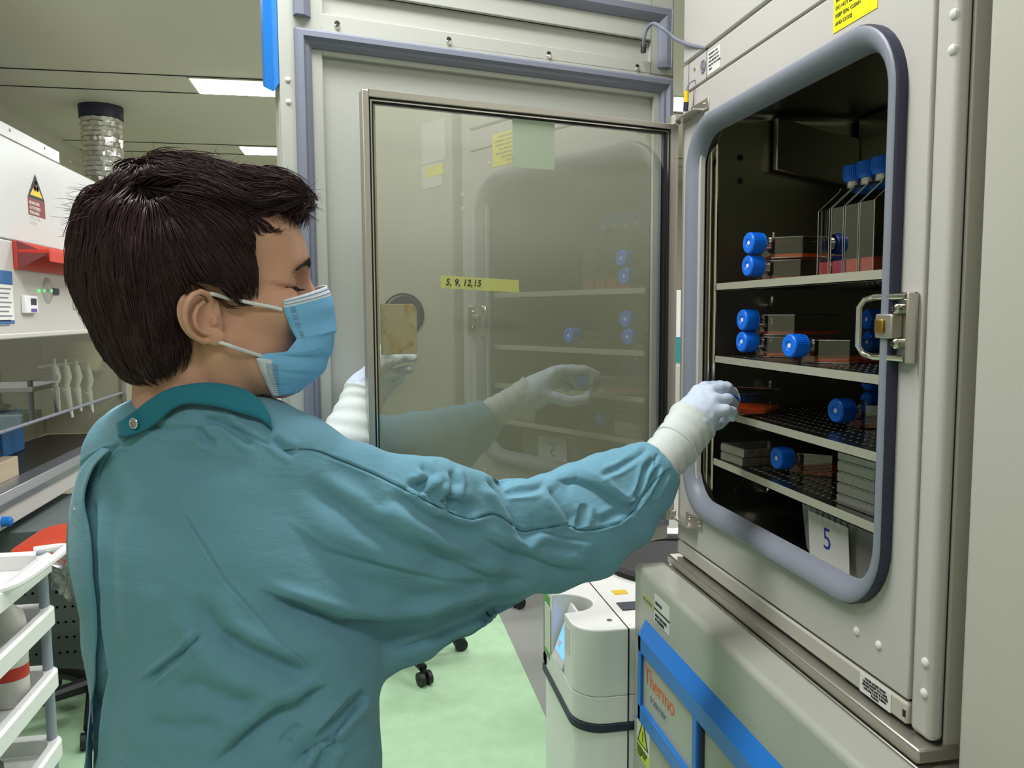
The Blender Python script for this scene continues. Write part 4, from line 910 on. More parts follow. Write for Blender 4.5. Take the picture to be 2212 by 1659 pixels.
# ------------------------------------------------------------------ materials of the person
def cloth(name, col, bump=.35):
    m = mat(name, col, .85, spec=.2); nt = m.node_tree; N = nt.nodes; b = N['Principled BSDF']
    b.inputs['Sheen Weight'].default_value = .12; b.inputs['Sheen Roughness'].default_value = .5
    tc = N.new('ShaderNodeTexCoord'); mp = N.new('ShaderNodeMapping'); mp.inputs['Scale'].default_value = (1, 1, 3.2)
    n1 = N.new('ShaderNodeTexNoise'); n1.inputs['Scale'].default_value = 42; n1.inputs['Detail'].default_value = 6; n1.inputs['Roughness'].default_value = .6
    n2 = N.new('ShaderNodeTexNoise'); n2.inputs['Scale'].default_value = 1400; n2.inputs['Detail'].default_value = 1
    ad = N.new('ShaderNodeMath'); ad.operation = 'MULTIPLY_ADD'; ad.inputs[1].default_value = .12
    bp = N.new('ShaderNodeBump'); bp.inputs['Strength'].default_value = bump; bp.inputs['Distance'].default_value = .004
    nt.links.new(tc.outputs['Object'], mp.inputs[0]); nt.links.new(mp.outputs[0], n1.inputs['Vector']); nt.links.new(tc.outputs['Object'], n2.inputs['Vector'])
    nt.links.new(n2.outputs['Fac'], ad.inputs[0]); nt.links.new(n1.outputs['Fac'], ad.inputs[2]); nt.links.new(ad.outputs[0], bp.inputs['Height']); nt.links.new(bp.outputs[0], b.inputs['Normal'])
    mx = N.new('ShaderNodeMix'); mx.data_type = 'RGBA'; c = srgb(col); mx.inputs[6].default_value = tuple(v*.94 for v in c[:3])+(1,); mx.inputs[7].default_value = tuple(v*1.06 for v in c[:3])+(1,)
    nt.links.new(n2.outputs['Fac'], mx.inputs[0]); nt.links.new(mx.outputs[2], b.inputs['Base Color'])
    return m
cloth('gown_teal', '6b9cb0'); cloth('collar_teal', '2b7a90', .15); cloth('shirt_blue', '2f8fc4', .1); cloth('shirt_white', 'd8dcdc', .1); cloth('trouser_navy', '27303f', .1)
mat('skin', 'd2a28a', .5, bump=.12, bscale=350, var=.10, vscale=45, sss=.15, spec=.4)
mat('glove_nitrile', 'c4d0e2', .5, bump=.12, bscale=120, spec=.4); mat('glove_cuff', 'c9cfcc', .6, bump=.35, bscale=70, spec=.3)
mat('mask_blue', '80c2f2', .6, bump=.2, bscale=600, spec=.3); mat('mask_white', 'dbe3ee', .6, bump=.25, bscale=500); mat('loop_white', 'e6e6ea', .7)
mat('eye_white', 'cfc8c2', .2); mat('iris_dark', '1c120c', .1); mat('brow', '2a1b16', .6)
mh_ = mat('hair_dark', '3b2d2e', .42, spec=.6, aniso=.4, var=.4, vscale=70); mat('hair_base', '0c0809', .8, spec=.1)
mh_.node_tree.nodes['Principled BSDF'].inputs['Specular Tint'].default_value = srgb('c8a6ae')

# ------------------------------------------------------------------ head frame
HO_ = dep(458, 690, .94); bf_ = R(72)
Hf = np.array([sin(bf_), cos(bf_), 0]); Hl = np.array([-cos(bf_), sin(bf_), 0]); Hu = np.array([0, 0, 1.0])
KP = .000531
def H2W(P): P = np.asarray(P, float); return HO_+P[..., :1]*Hf+P[..., 1:2]*Hl+P[..., 2:3]*Hu
def W2H(P): q = P-HO_; return np.stack([q@Hf, q@Hl, q@Hu], 1)
def hp2(px, py, y=0.0):
    """head-frame point at sideways offset y that is seen at the given place of the photograph"""
    p0 = HO_+Hl*y; w_ = onp(px, py, p0, Hl); q = w_-HO_; return np.array([q@Hf, q@Hl, q@Hu])
def head_sdf(P):
    """P in head frame"""
    Q_ = P.copy(); Q_[:, 1] = np.abs(Q_[:, 1])
    d = ell(Q_, (.002, 0, .070), (.098, .076, .084))
    d = smin(d, ell(Q_, (.046, 0, .070), (.060, .060, .062)), .03)
    d = smin(d, ell(Q_, (.042, 0, .000), (.060, .056, .075)), .03)
    d = smin(d, rcone(Q_, (.004, .052, -.030), (.070, .022, -.072), .018, .021), .025)
    d = smin(d, ell(Q_, (.084, 0, -.072), (.022, .020, .020)), .02)
    d = smin(d, ell(Q_, (.064, .043, .010), (.030, .020, .020)), .018)
    d = smin(d, rcone(Q_, (.094, .010, .064), (.080, .044, .066), .0105, .010), .014)
    d = smin(d, rcone(Q_, (.099, 0, .054), (.122, 0, .014), .008, .0115), .012)
    d = smin(d, ell(Q_, (.112, .011, .007), (.012, .009, .009)), .008)
    d = smax(d, -ell(Q_, (.101, .034, .044), (.016, .018, .014)), .014)
    lid = np.linalg.norm(Q_-np.array([.0750, .0335, .0405]), axis=1)-.0146
    d = smin(d, lid, .005)
    d = smax(d, -ell(Q_, (.0850, .0375, .0360), (.0110, .0155, .0018)), .0015)      # slit of the lowered lids
    d = smin(d, rcone(Q_, (.088, .020, .0300), (.080, .043, .0315), .0035, .003), .008)  # lower lid bag
    d = smax(d, -ell(Q_, (.062, .070, .060), (.03, .012, .025)), .02)
    # neck and nape
    nk = sweep(P, [(-.012, .006, -.01), (-.020, .008, -.07), (-.034, .012, -.16)], [.056, .056, .064], [.060, .060, .068], [np.array([0, 1., 0])]*3)
    d = smin(d, nk, .025)
    d = smin(d, rcone(Q_, (-.004, .056, -.030), (.020, .025, -.150), .014, .012), .018)
    return d
Vh, Qh = nets(head_sdf, (-.115, -.10, -.175), (.15, .10, .165), .0019)
Vh = smooth_mesh(Vh, Qh, 1, .4)
# ear, built in head frame on the near (right) side
def ep(px, py, dy=0): q = hp2(px, py, -.082); return np.array([q[0], -.082+dy, q[2]])
def ear_sdf(P):
    hx = [(454, 672, .004), (456, 650, .000), (447, 636, -.006), (431, 631, -.010), (413, 638, -.014), (400, 653, -.017), (394, 673, -.018), (396, 696, -.017), (405, 716, -.013), (421, 730, -.007), (440, 738, -.002)]
    d = chain(P, [ep(*h) for h in hx], [.0026, .0028, .0032, .0034, .0034, .0033, .0031, .0029, .0027, .0027, .0028])
    d = smin(d, ell(P, ep(466, 729, .000), (.0105, .0045, .0090)), .004)
    ah = [(438, 652, -.004), (424, 664, -.008), (417, 684, -.010), (421, 704, -.009), (436, 717, -.006), (452, 722, -.003)]
    d = smin(d, chain(P, [ep(*h) for h in ah], [.0022, .0028, .0030, .0030, .0028, .0024]), .003)
    # inner plate
    c = ep(424, 686, .001)
    q = P-c; pl = ell(np.stack([q[:, 0]*.94+q[:, 2]*.34, q[:, 1]+q[:, 0]*-.28, -q[:, 0]*.34+q[:, 2]*.94], 1), (0, 0, 0), (.0185, .0040, .0270))
    d = smin(d, pl, .003)
    d = smin(d, ell(P, ep(461, 693, .000), (.0050, .0042, .0060)), .003)     # tragus
    d = smax(d, -ell(P, ep(440, 690, -.006), (.0085, .0085, .0115)), .003)   # concha
    d = smax(d, -ell(P, ep(432, 650, -.012), (.0075, .0050, .0055)), .003)
    d = smin(d, rcone(P, ep(462, 660, .010), ep(472, 728, .010), .006, .006), .006)
    d = smin(d, ell(P, ep(436, 690, .013), (.014, .010, .024)), .006)
    return d
a_, b_ = ep(380, 750), ep(500, 615)
Ve, Qe = nets(ear_sdf, (a_[0], -.112, a_[2]-.004), (b_[0], -.060, b_[2]+.004), .0011)
Ve = smooth_mesh(Ve, Qe, 1, .35)
# ------------------------------------------------------------------ torso and arms, in world
rC = _r0; dC = np.array([sin(YAW), cos(YAW), 0.0])
PH = R(36)
TW = -rC*cos(PH)+dC*sin(PH); TB = rC*sin(PH)+dC*cos(PH)       # across the shoulders, and chest direction
T_lv = [(868, 316, 560, .962), (896, 262, 606, .972), (930, 222, 655, .985), (965, 190, 700, 1.0), (1005, 165, 745, 1.01), (1060, 147, 790, 1.02), (1120, 138, 815, 1.02), (1190, 138, 828, 1.02), (1250, 150, 832, 1.02), (1320, 168, 834, 1.02), (1420, 184, 834, 1.02), (1540, 191, 834, 1.02), (1659, 196, 836, 1.02), (1900, 180, 850, 1.03), (2300, 150, 890, 1.04), (2620, 130, 910, 1.05)]
def torso_tab(shr=0.0, bz=.72):
    rows = []
    for y, l, r_, D in T_lv:
        c = dep((l+r_)/2, y, D); L = (r_-l)/2*D/FPX-shr
        a = L/math.sqrt(cos(PH)**2+(bz*sin(PH))**2); rows.append((c[2], c[0], c[1], a, a*bz))
    return np.array(sorted(rows))
def torso_sdf(P, tab):
    z = P[:, 2]; g = [np.interp(z, tab[:, 0], tab[:, k]) for k in (1, 2, 3, 4)]
    q = np.stack([P[:, 0]-g[0], P[:, 1]-g[1]], 1); u = q@TW[:2]; v = q@TB[:2]
    d = (np.sqrt((u/g[2])**2+(v/g[3])**2)-1)*np.minimum(g[2], g[3])*.9
    return smax(d, np.maximum(z-tab[-1, 0], tab[0, 0]-z), .02)
SL = [  # x, top, bottom, distance, depth ratio
    (560, 990, 1180, .985, .75), (640, 948, 1215, .965, .72), (740, 955, 1270, .965, .62), (840, 985, 1352, .975, .55), (930, 1008, 1362, 1.005, .52), (1010, 1026, 1328, 1.045, .56), (1100, 1042, 1300, 1.10, .62), (1190, 1036, 1276, 1.155, .66), (1270, 1006, 1243, 1.20, .66)]
SC_, SRh, SRw = [], [], []
for x, t, b, D, k in SL:
    SC_.append(dep(x, (t+b)/2, D)); h_ = (b-t)/2*D/FPX; SRh.append(h_); SRw.append(h_*k)
for x, y, hpx, D, k in ((1335, 1082, 104, 1.235, .66), (1385, 1042, 78, 1.26, .72), (1414, 1012, 56, 1.272, .85), (1424, 1003, 48, 1.277, .9)):
    SC_.append(dep(x, y, D)); h_ = hpx*D/FPX; SRh.append(h_); SRw.append(h_*k)
SW = [dC]*len(SC_)
LA = [dep(330, 985, 1.17), dep(470, 1050, 1.28), dep(580, 1090, 1.36), dep(690, 1025, 1.430)]
cuffN = (SC_[-1]-SC_[-3]); cuffN /= np.linalg.norm(cuffN); cuffP = SC_[-1]+cuffN*.004
tabG = torso_tab()
WR = wavenoise
def gown_sdf(P):
    d = torso_sdf(P, tabG)
    s_ = sweep(P, SC_, SRw, SRh, SW)
    s_ = smax(s_, (P-cuffP)@cuffN, .004)
    d = smin(d, s_, .035)
    d = smin(d, chain(P, LA, [.085, .075, .068, .05], .02), .04)
    # second, lower layer of the wide sleeve hanging towards the waist
    d = smin(d, sweep(P, [dep(800, 1390, 1.0), dep(900, 1345, 1.03), dep(1010, 1300, 1.07), dep(1120, 1262, 1.12)], [.03, .028, .025, .02], [.045, .042, .038, .02], [dC]*4), .012)
    d = smin(d, rcone(P, dep(452, 935, .945), dep(610, 1010, .955), .055, .070), .03)
    d = smin(d, chain(P, [dep(285, 975, .980), dep(352, 940, .945), dep(470, 922, .934), dep(545, 940, .950)], [.053, .055, .057, .051], .01), .02)
    d = smax(d, P[:, 2]-(dep(440, 864, .90)[2]+.0), .012)
    return d
Pall = np.array(SC_+LA)
lo_ = np.array([min(Pall[:, 0].min(), -.62)-.12, min(.55, Pall[:, 1].min()-.2), .42]); hi_ = np.array([Pall[:, 0].max()+.08, Pall[:, 1].max()+.14, 1.47])
Vg, Qg = nets(gown_sdf, lo_, hi_, .0075)
Vg = smooth_mesh(Vg, Qg, 1, .4)
Vg, Qg = subsurf(Vg, Qg, 2)
# folds: polylines measured in the photograph, pressed into the cloth surface
def fold(V, N_, facing, X, Y, line, w_, amp, side=0.0, taper=True, raise_=0.0):
    L = np.array(line, float); bd = np.full(len(V), 1e9); sd = np.zeros(len(V)); tt = np.zeros(len(V))
    seg = np.linalg.norm(np.diff(L, axis=0), axis=1); cum = np.concatenate([[0], np.cumsum(seg)]); tot = cum[-1]
    m0 = facing & (X > L[:, 0].min()-6*w_) & (X < L[:, 0].max()+6*w_) & (Y > L[:, 1].min()-6*w_) & (Y < L[:, 1].max()+6*w_)
    I = np.where(m0)[0]; x, y = X[I], Y[I]; bd = np.full(len(I), 1e9); sd = np.zeros(len(I)); tt = np.zeros(len(I))
    for i in range(len(L)-1):
        a, b = L[i], L[i+1]; ab = b-a; t = np.clip(((x-a[0])*ab[0]+(y-a[1])*ab[1])/(ab@ab), 0, 1)
        dx, dy = x-a[0]-t*ab[0], y-a[1]-t*ab[1]; d = np.hypot(dx, dy); s_ = np.sign(ab[0]*dy-ab[1]*dx); k = d < bd
        bd[k] = d[k]; sd[k] = s_[k]; tt[k] = (cum[i]+t[k]*seg[i])/tot
    env = np.clip(np.minimum(tt, 1-tt)*5, 0, 1) if taper else 1.0
    if taper: env = env*env*(3-2*env)
    prof = np.exp(-(bd/w_)**2)
    if side: 
        wide = np.exp(-(bd/(3.2*w_))**2); prof = np.where(sd*side > 0, .15*np.exp(-(bd/(.5*w_))**2)+.85*wide*1.0, np.exp(-(bd/(.45*w_))**2))
    V[I] -= N_[I]*(amp*prof*env)[:, None]
    if raise_:
        rp = np.exp(-((bd-2.0*w_)/w_)**2)*(sd*side <= 0 if side else 1); V[I] += N_[I]*(raise_*rp*env)[:, None]
FOLDS = [  # line, width px, depth m, side, ridge
    ([(540, 1270), (600, 1296), (660, 1315), (742, 1342), (834, 1352), (930, 1340), (1040, 1312), (1150, 1286)], 13, .020, 1, .006),
    ([(720, 1478), (614, 1526), (522, 1592), (455, 1662)], 14, .014, -1, .004),
    ([(687, 1602), (740, 1545), (795, 1488)], 9, .008, 0, .003), ([(625, 1665), (731, 1578), (800, 1494)], 8, .010, -1, .003),
    ([(735, 1590), (700, 1625), (690, 1680)], 14, .007, 0, .003), ([(650, 1560), (610, 1600), (640, 1605)], 11, .006, 0, 0),
    ([(306, 1481), (350, 1447), (395, 1412), (441, 1366)], 7, .006, 0, .0025),
    ([(420, 1275), (450, 1350), (510, 1410), (600, 1450), (700, 1462)], 24, .010, 0, .004),
    ([(470, 1360), (540, 1400), (640, 1445)], 14, .005, 0, .002),
    ([(310, 1560), (400, 1575), (480, 1560)], 16, .004, 0, 0), ([(370, 1500), (420, 1480), (500, 1520), (560, 1530)], 22, .006, 0, .002),
    ([(196, 1050), (198, 1140), (200, 1235), (210, 1362), (217, 1454), (204, 1564), (190, 1690)], 11, .024, 0, .005),
    ([(165, 1300), (188, 1380), (196, 1500)], 8, .006, 0, 0), ([(150, 1110), (175, 1180), (188, 1280)], 8, .005, 0, 0),
    ([(250, 1040), (236, 1160), (230, 1300), (240, 1430)], 20, .004, 0, .002), ([(330, 1080), (320, 1180), (330, 1300)], 26, .003, 0, 0),
    ([(425, 919), (440, 950), (468, 962)], 8, .006, 0, .002), ([(430, 905), (482, 909), (534, 950), (560, 960)], 9, .006, 0, .003), ([(585, 945), (612, 968), (640, 985)], 9, .005, 0, .002),
    ([(300, 900), (360, 930), (440, 930)], 9, .003, 0, .002), ([(340, 990), (430, 1010), (560, 1000)], 26, .004, 0, 0),
    ([(640, 1030), (760, 1110), (860, 1180), (960, 1215), (1080, 1225)], 22, .006, 0, .004), ([(600, 1120), (700, 1190), (830, 1230), (980, 1262), (1120, 1268)], 18, .006, 1, .003),
    ([(700, 1230), (780, 1262), (900, 1290), (1010, 1290)], 20, .004, 0, .002),
    ([(905, 1000), (930, 1028), (905, 1052), (870, 1048)], 9, .007, 0, .003), ([(972, 1012), (982, 1045), (972, 1080), (985, 1105)], 8, .007, 0, .004),
    ([(880, 1040), (950, 1085), (1010, 1100), (1045, 1085)], 14, .006, 0, .003),
    ([(1045, 1030), (1085, 1062), (1108, 1105), (1126, 1150), (1150, 1190)], 11, .009, -1, .005),
    ([(1090, 1062), (1150, 1058), (1180, 1050)], 7, .004, 0, .002), ([(1180, 1050), (1212, 1085), (1232, 1120), (1244, 1140)], 10, .008, -1, .004),
    ([(1195, 1040), (1245, 1034), (1290, 1052), (1335, 1082), (1372, 1104)], 9, .010, 1, .005), ([(1265, 1085), (1262, 1120), (1250, 1140)], 8, .005, 0, .002),
    ([(1405, 968), (1380, 985), (1335, 1012), (1290, 1030)], 6, .004, 0, .002), ([(1416, 985), (1395, 1012), (1388, 1050), (1372, 1085)], 6, .006, 0, .003), ([(1428, 1000), (1412, 1030), (1400, 1060), (1360, 1110)], 5, .005, 0, .003),
    ([(1442, 1018), (1428, 1045), (1410, 1080)], 5, .004, 0, .002), ([(1422, 978), (1414, 995), (1418, 1010)], 4, .004, 0, 0),
    ([(1290, 1130), (1340, 1108), (1380, 1095)], 9, .004, 0, .002), ([(1126, 1160), (1170, 1150), (1230, 1165), (1290, 1172)], 12, .006, -1, .003),
    ([(1029, 1156), (1090, 1185), (1156, 1210), (1230, 1228), (1287, 1236)], 11, .006, 1, .003), ([(913, 1190), (980, 1215), (1044, 1240), (1145, 1262)], 12, .006, 1, .003),
    ([(1150, 1195), (1190, 1180), (1250, 1190), (1262, 1215)], 13, .005, 0, .002), ([(830, 1060), (900, 1100), (980, 1150), (1050, 1165)], 16, .005, 0, .003),
    ([(840, 1405), (900, 1390), (1000, 1352), (1100, 1305)], 9, .006, 0, .002), ([(700, 1000), (780, 1050), (840, 1110)], 18, .004, 0, .002),
]
SEAMS = [[(357, 1050), (416, 1142), (485, 1252), (550, 1325), (614, 1391), (706, 1476)], [(612, 973), (674, 971), (750, 1000), (820, 1029), (880, 1060), (932, 1087), (985, 1112), (1022, 1121), (1067, 1110), (1095, 1125), (1126, 1147), (1170, 1142), (1227, 1134), (1250, 1145), (1290, 1143), (1336, 1130), (1370, 1100), (1399, 1056), (1425, 1028), (1449, 1010)],
         [(420, 873), (450, 905), (500, 925), (612, 973)], [(301, 955), (262, 963), (228, 971), (190, 990), (161, 1018)], [(300, 925), (252, 962), (222, 1000), (204, 1060)]]
for F_ in FOLDS:
    Ng = vnormals(Vg, Qg); X_, Y_, Z_ = proj(Vg); vd = Vg-CAM; vd /= np.linalg.norm(vd, axis=1)[:, None]; fc = ((Ng*vd).sum(1) < -.02) & (Vg[:, 2] > .8)
    fold(Vg, Ng, fc, X_, Y_, F_[0], F_[1], F_[2], F_[3], True, F_[4])
# loose cloth: gentle random waves over the whole gown, stronger on the sleeve
Ng = vnormals(Vg, Qg); slv = np.clip((Vg[:, 0]-(-.15))/.25, 0, 1)
Vg += Ng*((.0012+.0012*slv)*wavenoise(Vg, 9, 4)+(.0003+.0003*slv)*wavenoise(Vg, 26, 5))[:, None]
Ng = vnormals(Vg, Qg); X_, Y_, Z_ = proj(Vg); vd = Vg-CAM; vd /= np.linalg.norm(vd, axis=1)[:, None]; fc = ((Ng*vd).sum(1) < -.02) & (Vg[:, 2] > .8)
for S_ in SEAMS: fold(Vg, Ng, fc, X_, Y_, S_, 3.2, .0016, 0, True, .0006)

# body (skin) ------------------------------------------------------------------------------
PR = dep(440, 2700, 1.02); PR[2] = 0
person = None
handR = dep(1500, 922, 1.345)
wristR = [SC_[0]+[.0, 0, .02], SC_[4], SC_[8], dep(1440, 985, 1.285), dep(1490, 925, 1.335)]
tabB = torso_tab(.035, .66)
LH = dict(w=dep(742, 955, 1.433), p=dep(800, 850, 1.476))
def core_sdf(P):
    d = torso_sdf(P, tabB)
    for s_ in (-1, 1):
        hip = np.array([tabB[0, 1], tabB[0, 2], .80])+TW*.09*s_
        d = smin(d, chain(P, [hip, hip+[0, 0, -.36], [hip[0], hip[1], .09]], [.085, .06, .042]), .05)
    d = smin(d, chain(P, wristR, [.055, .045, .038, .027, .024]), .03)
    d = smin(d, chain(P, [LA[0], LA[2], LH['w'], LH['p']], [.055, .042, .028, .024]), .03)
    d = smin(d, rcone(P, H2W([-.022, .008, -.08]), H2W([-.034, .012, -.19]), .05, .06), .03)
    return d
Vb, Qb = nets(core_sdf, (lo_[0], lo_[1], .02), (.62, 1.62, 1.46), .012)
Vb = smooth_mesh(Vb, Qb, 2, .5)
Vt = np.concatenate([H2W(Vh), H2W(Ve), Vb]); Qt = np.concatenate([Qh, Qe+len(Vh), Qb+len(Vh)+len(Ve)])
porg = np.array([tabB[0, 1], tabB[0, 2], 0.0])
person = to_mesh('person', Vt, Qt, 'skin', None, org=porg)
person['label'] = 'person with short dark hair in teal gown, face mask and gloves reaching into the incubator'; person['category'] = 'person'
gown = to_mesh('gown', Vg, Qg, 'gown_teal', person, label='teal cloth laboratory gown closed at the back')
for s_ in (-1, 1):
    c = porg+TW*.09*s_; q = c+TB*.06
    sh = MB().sphere((0, 0, 0), 1, 14)
    sh.v = [tuple(np.array([q[0], q[1], .045])+TB*x*.14+TW*y*.05+np.array([0, 0, (max(z, -.9))*.05])) for x, y, z in sh.v]
    obj('shoe', sh, 'black', person)
# dark seam threads
def on_gown(line, dz=.0012, n=6):
    """points on the gown surface under a measured line"""
    X, Y, Z = proj(Vg); ok = fc; I = np.where(ok)[0]; XY = np.stack([X[I], Y[I]], 1); out = []
    L = smoothpath([(a, b, 0) for a, b in line], n)
    Nn = vnormals(Vg, Qg)
    for p in L:
        m = np.abs(XY-p[:2]).max(1) < 9
        if not m.any(): continue
        J = I[m]; k = J[np.argmin(((XY[m]-p[:2])**2).sum(1)+1e4*np.maximum(Z[J]-Z[J].min()-.03, 0))]; out.append(Vg[k]+Nn[k]*dz)
    if len(out) > 6:
        A = np.array(out); B = A.copy(); B[1:-1] = (A[:-2]+2*A[1:-1]+A[2:])/4; out = list(B)
    return out
mat('seam_dark', '24566a', .8)
for S_ in (SEAMS[1],): obj('sleeve_seam', MB().tube(on_gown(S_, .0002), .0007, 5), 'seam_dark', gown)
# collar band
CB = [(584, 913, 586, 926, .958), (578, 888, 584, 922, .932), (546, 852, 562, 906, .905), (503, 834, 524, 893, .884), (441, 827, 462, 877, .872), (379, 836, 405, 872, .874), (345, 850, 372, 884, .884), (318, 868, 345, 908, .900), (285, 893, 308, 932, .925), (256, 912, 262, 944, .952),
      (254, 900, 250, 925, .985), (285, 862, 280, 890, 1.015), (350, 838, 350, 870, 1.035), (440, 830, 440, 862, 1.04), (520, 845, 520, 875, 1.02), (570, 880, 572, 905, .985)]
def march(x, y, off):
    D = .80
    while D < 1.05:
        P = dep(x, y, D)[None]; f = min(gown_sdf(P)[0], head_sdf(W2H(P))[0])
        if f < off: break
        D += .003
    return D
CB = [(a, b, c, d, min(e, march(c, d, .007)), min(e+.004, march(a, b, .010), march(c, d, .007)+.006)) if k < 10 else (a, b, c, d, e, e) for k, (a, b, c, d, e) in enumerate(CB)]
CB = [(a, b, c, d, e, g) for a, b, c, d, e, g in CB]
top_ = [dep(a, b, g) for a, b, c, d, e, g in CB]; bot_ = [dep(c, d, e-.002) for a, b, c, d, e, g in CB]
top_ = smoothpath(top_+top_[:1], 6); bot_ = smoothpath(bot_+bot_[:1], 6)
G = [[t*(1-u)+b*u for t, b in zip(top_[:-1], bot_[:-1])] for u in np.linspace(0, 1, 6)]
obj('collar', MB().grid(G, closed_u=True), 'collar_teal', gown, solid=.0028)
obj('collar_seam', MB().tube(bot_[:-1], .0011, 6, closed=True), 'seam_dark', gown)
_c = (dep(*CB[8][:2], CB[8][5])+dep(CB[8][2], CB[8][3], CB[8][4]))/2-dC*.008
obj('collar_snap', MB().lathe(_c, [(.0042, 0), (.0046, .0012), (.0056, .0014), (.0062, .0008), (.0062, 0)], 20, axis=-dC*.9-_r0*.35), mat('snap_metal', 'd6d8dc', .2, metal=1.0), gown)
# free edge of the back opening: a flap lying over the left half of the back
FR = [(965, 228, 262), (1000, 180, 224), (1060, 156, 205), (1140, 145, 199), (1235, 148, 201), (1300, 168, 206), (1362, 180, 211), (1454, 190, 217), (1564, 194, 208), (1650, 197, 206), (1740, 192, 204)]
rows_ = []
fr = np.array(FR, float)
for y in np.arange(968, 1730, 14):
    l = np.interp(y, fr[:, 0], fr[:, 1]); r_ = np.interp(y, fr[:, 0], fr[:, 2]); row = []
    for k in range(7):
        u = k/6; x = l+(r_-l)*u; m = np.hypot(X_-x, Y_-y) < 7; m &= fc
        if not m.any(): row = None; break
        J = np.where(m)[0]; J = J[Z_[J] < Z_[J].min()+.03]; c = Vg[J].mean(0); nn = Ng[J].mean(0); nn /= np.linalg.norm(nn)
        row.append(c+nn*(.002+.010*u**2))
    if row: rows_.append(row)
fa_ = np.array(rows_)
for _ in range(3): fa_[1:-1] = (fa_[:-2]+2*fa_[1:-1]+fa_[2:])/4; fa_[:, 1:-1] = (fa_[:, :-2]+2*fa_[:, 1:-1]+fa_[:, 2:])/4
obj('back_flap', MB().grid([[p for p in r_] for r_ in fa_]), 'gown_teal', gown, solid=.0016)
mat('snap_metal', 'd6d8dc', .2, metal=1.0)
for (x, y) in ((272, 930), (187, 1041), (169, 1094)):
    pts = on_gown([(x-2, y), (x+2, y)], .0015, 2)
    if pts:
        c = pts[0]; nn = Ng[np.argmin(((Vg-c)**2).sum(1))]
        obj('snap_ring', MB().lathe(c, [(.0042, 0), (.0046, .0012), (.0056, .0014), (.0062, .0008), (.0062, 0)], 20, axis=nn), 'snap_metal', gown)
# inner shirt at the nape
obj('shirt', MB().tube([H2W([-.034, .012, -.17]), H2W([-.030, .012, -.125])], [.061, .0605], 32), 'shirt_white', person)
obj('shirt_collar', MB().tube([H2W([-.032, .012, -.135]), H2W([-.028, .012, -.098])], [.060, .0605], 32), 'shirt_blue', person)
# eyes, lashes, brows
for s_ in (-1, 1):
    e_ = MB().sphere(H2W([.0750, .0335*s_, .0405]), .0133, 20)
    eo = obj('eye', e_, 'eye_white', person)
    obj('iris', MB().lathe(H2W([.0870, .0338*s_, .0358]), [(0, .0010), (.004, .0008), (.0055, -.001)], 18, axis=Hf*.93+Hl*.05*s_-Hu*.36), 'iris_dark', eo)
lash = MB(); brow = MB(); rg = np.random.RandomState(8)
for s_ in (-1, 1):
    for k in range(46):
        a = -1.25+2.5*k/45; y = .0345+.0135*math.sin(a)*1.0; x = .0750+math.sqrt(max(.0149**2-(y-.0335)**2-.0042**2, 0)); b0 = np.array([x, y*s_, .0374]); L = .0075+.002*rg.rand()
        b1 = b0+np.array([L*.7, (.2*L if y > .0325 else -.1*L)*s_+rg.normal()*.0006, -L*.45]); b2 = b0+np.array([L*1.15, (.35*L if y > .0325 else -.15*L)*s_, -L*.45+L*.1])
        lash.tube([H2W(b0), H2W(b1), H2W(b2)], [.0006, .00045, .00012], 4)
    for k in range(320):
        t = rg.rand(); y = .010+.040*t; z0 = .0640+.004*math.sin(t*2.6)-.010*t*t+rg.normal()*.0022*(1-.5*t); 
        # march onto the skin
        x = .125
        pt = np.array([[x, y*s_, z0]]); 
        for _ in range(40):
            d = head_sdf(pt)[0]
            if d < .0003: break
            pt[0, 0] -= max(d*.8, .0003)
        b0 = pt[0]; dr = np.array([-.25-.3*t, .9, .45-.6*t])*np.array([1, s_, 1]); b1 = b0+dr*.005+np.array([.0010, 0, 0]); b2 = b0+dr*.009+np.array([.0004, 0, 0])
        brow.tube([H2W(b0), H2W(b1), H2W(b2)], [.0004, .00035, .0001], 4)
for s_ in (-1, 1):
    L_ = []
    for k in range(24):
        a = -1.45+2.95*k/23; y = .0345+.0142*math.sin(a); x = .0750+math.sqrt(max(.0148**2-(y-.0335)**2-.0030**2, 0)); L_.append(H2W(np.array([x, y*s_, .0376-.0012*math.sin(a)])))
    lash.tube(L_, [.0003]+[.0008]*22+[.0003], 6)
obj('eyelashes', lash, 'brow', person, merge=False); obj('eyebrows', brow, 'brow', person, merge=False)

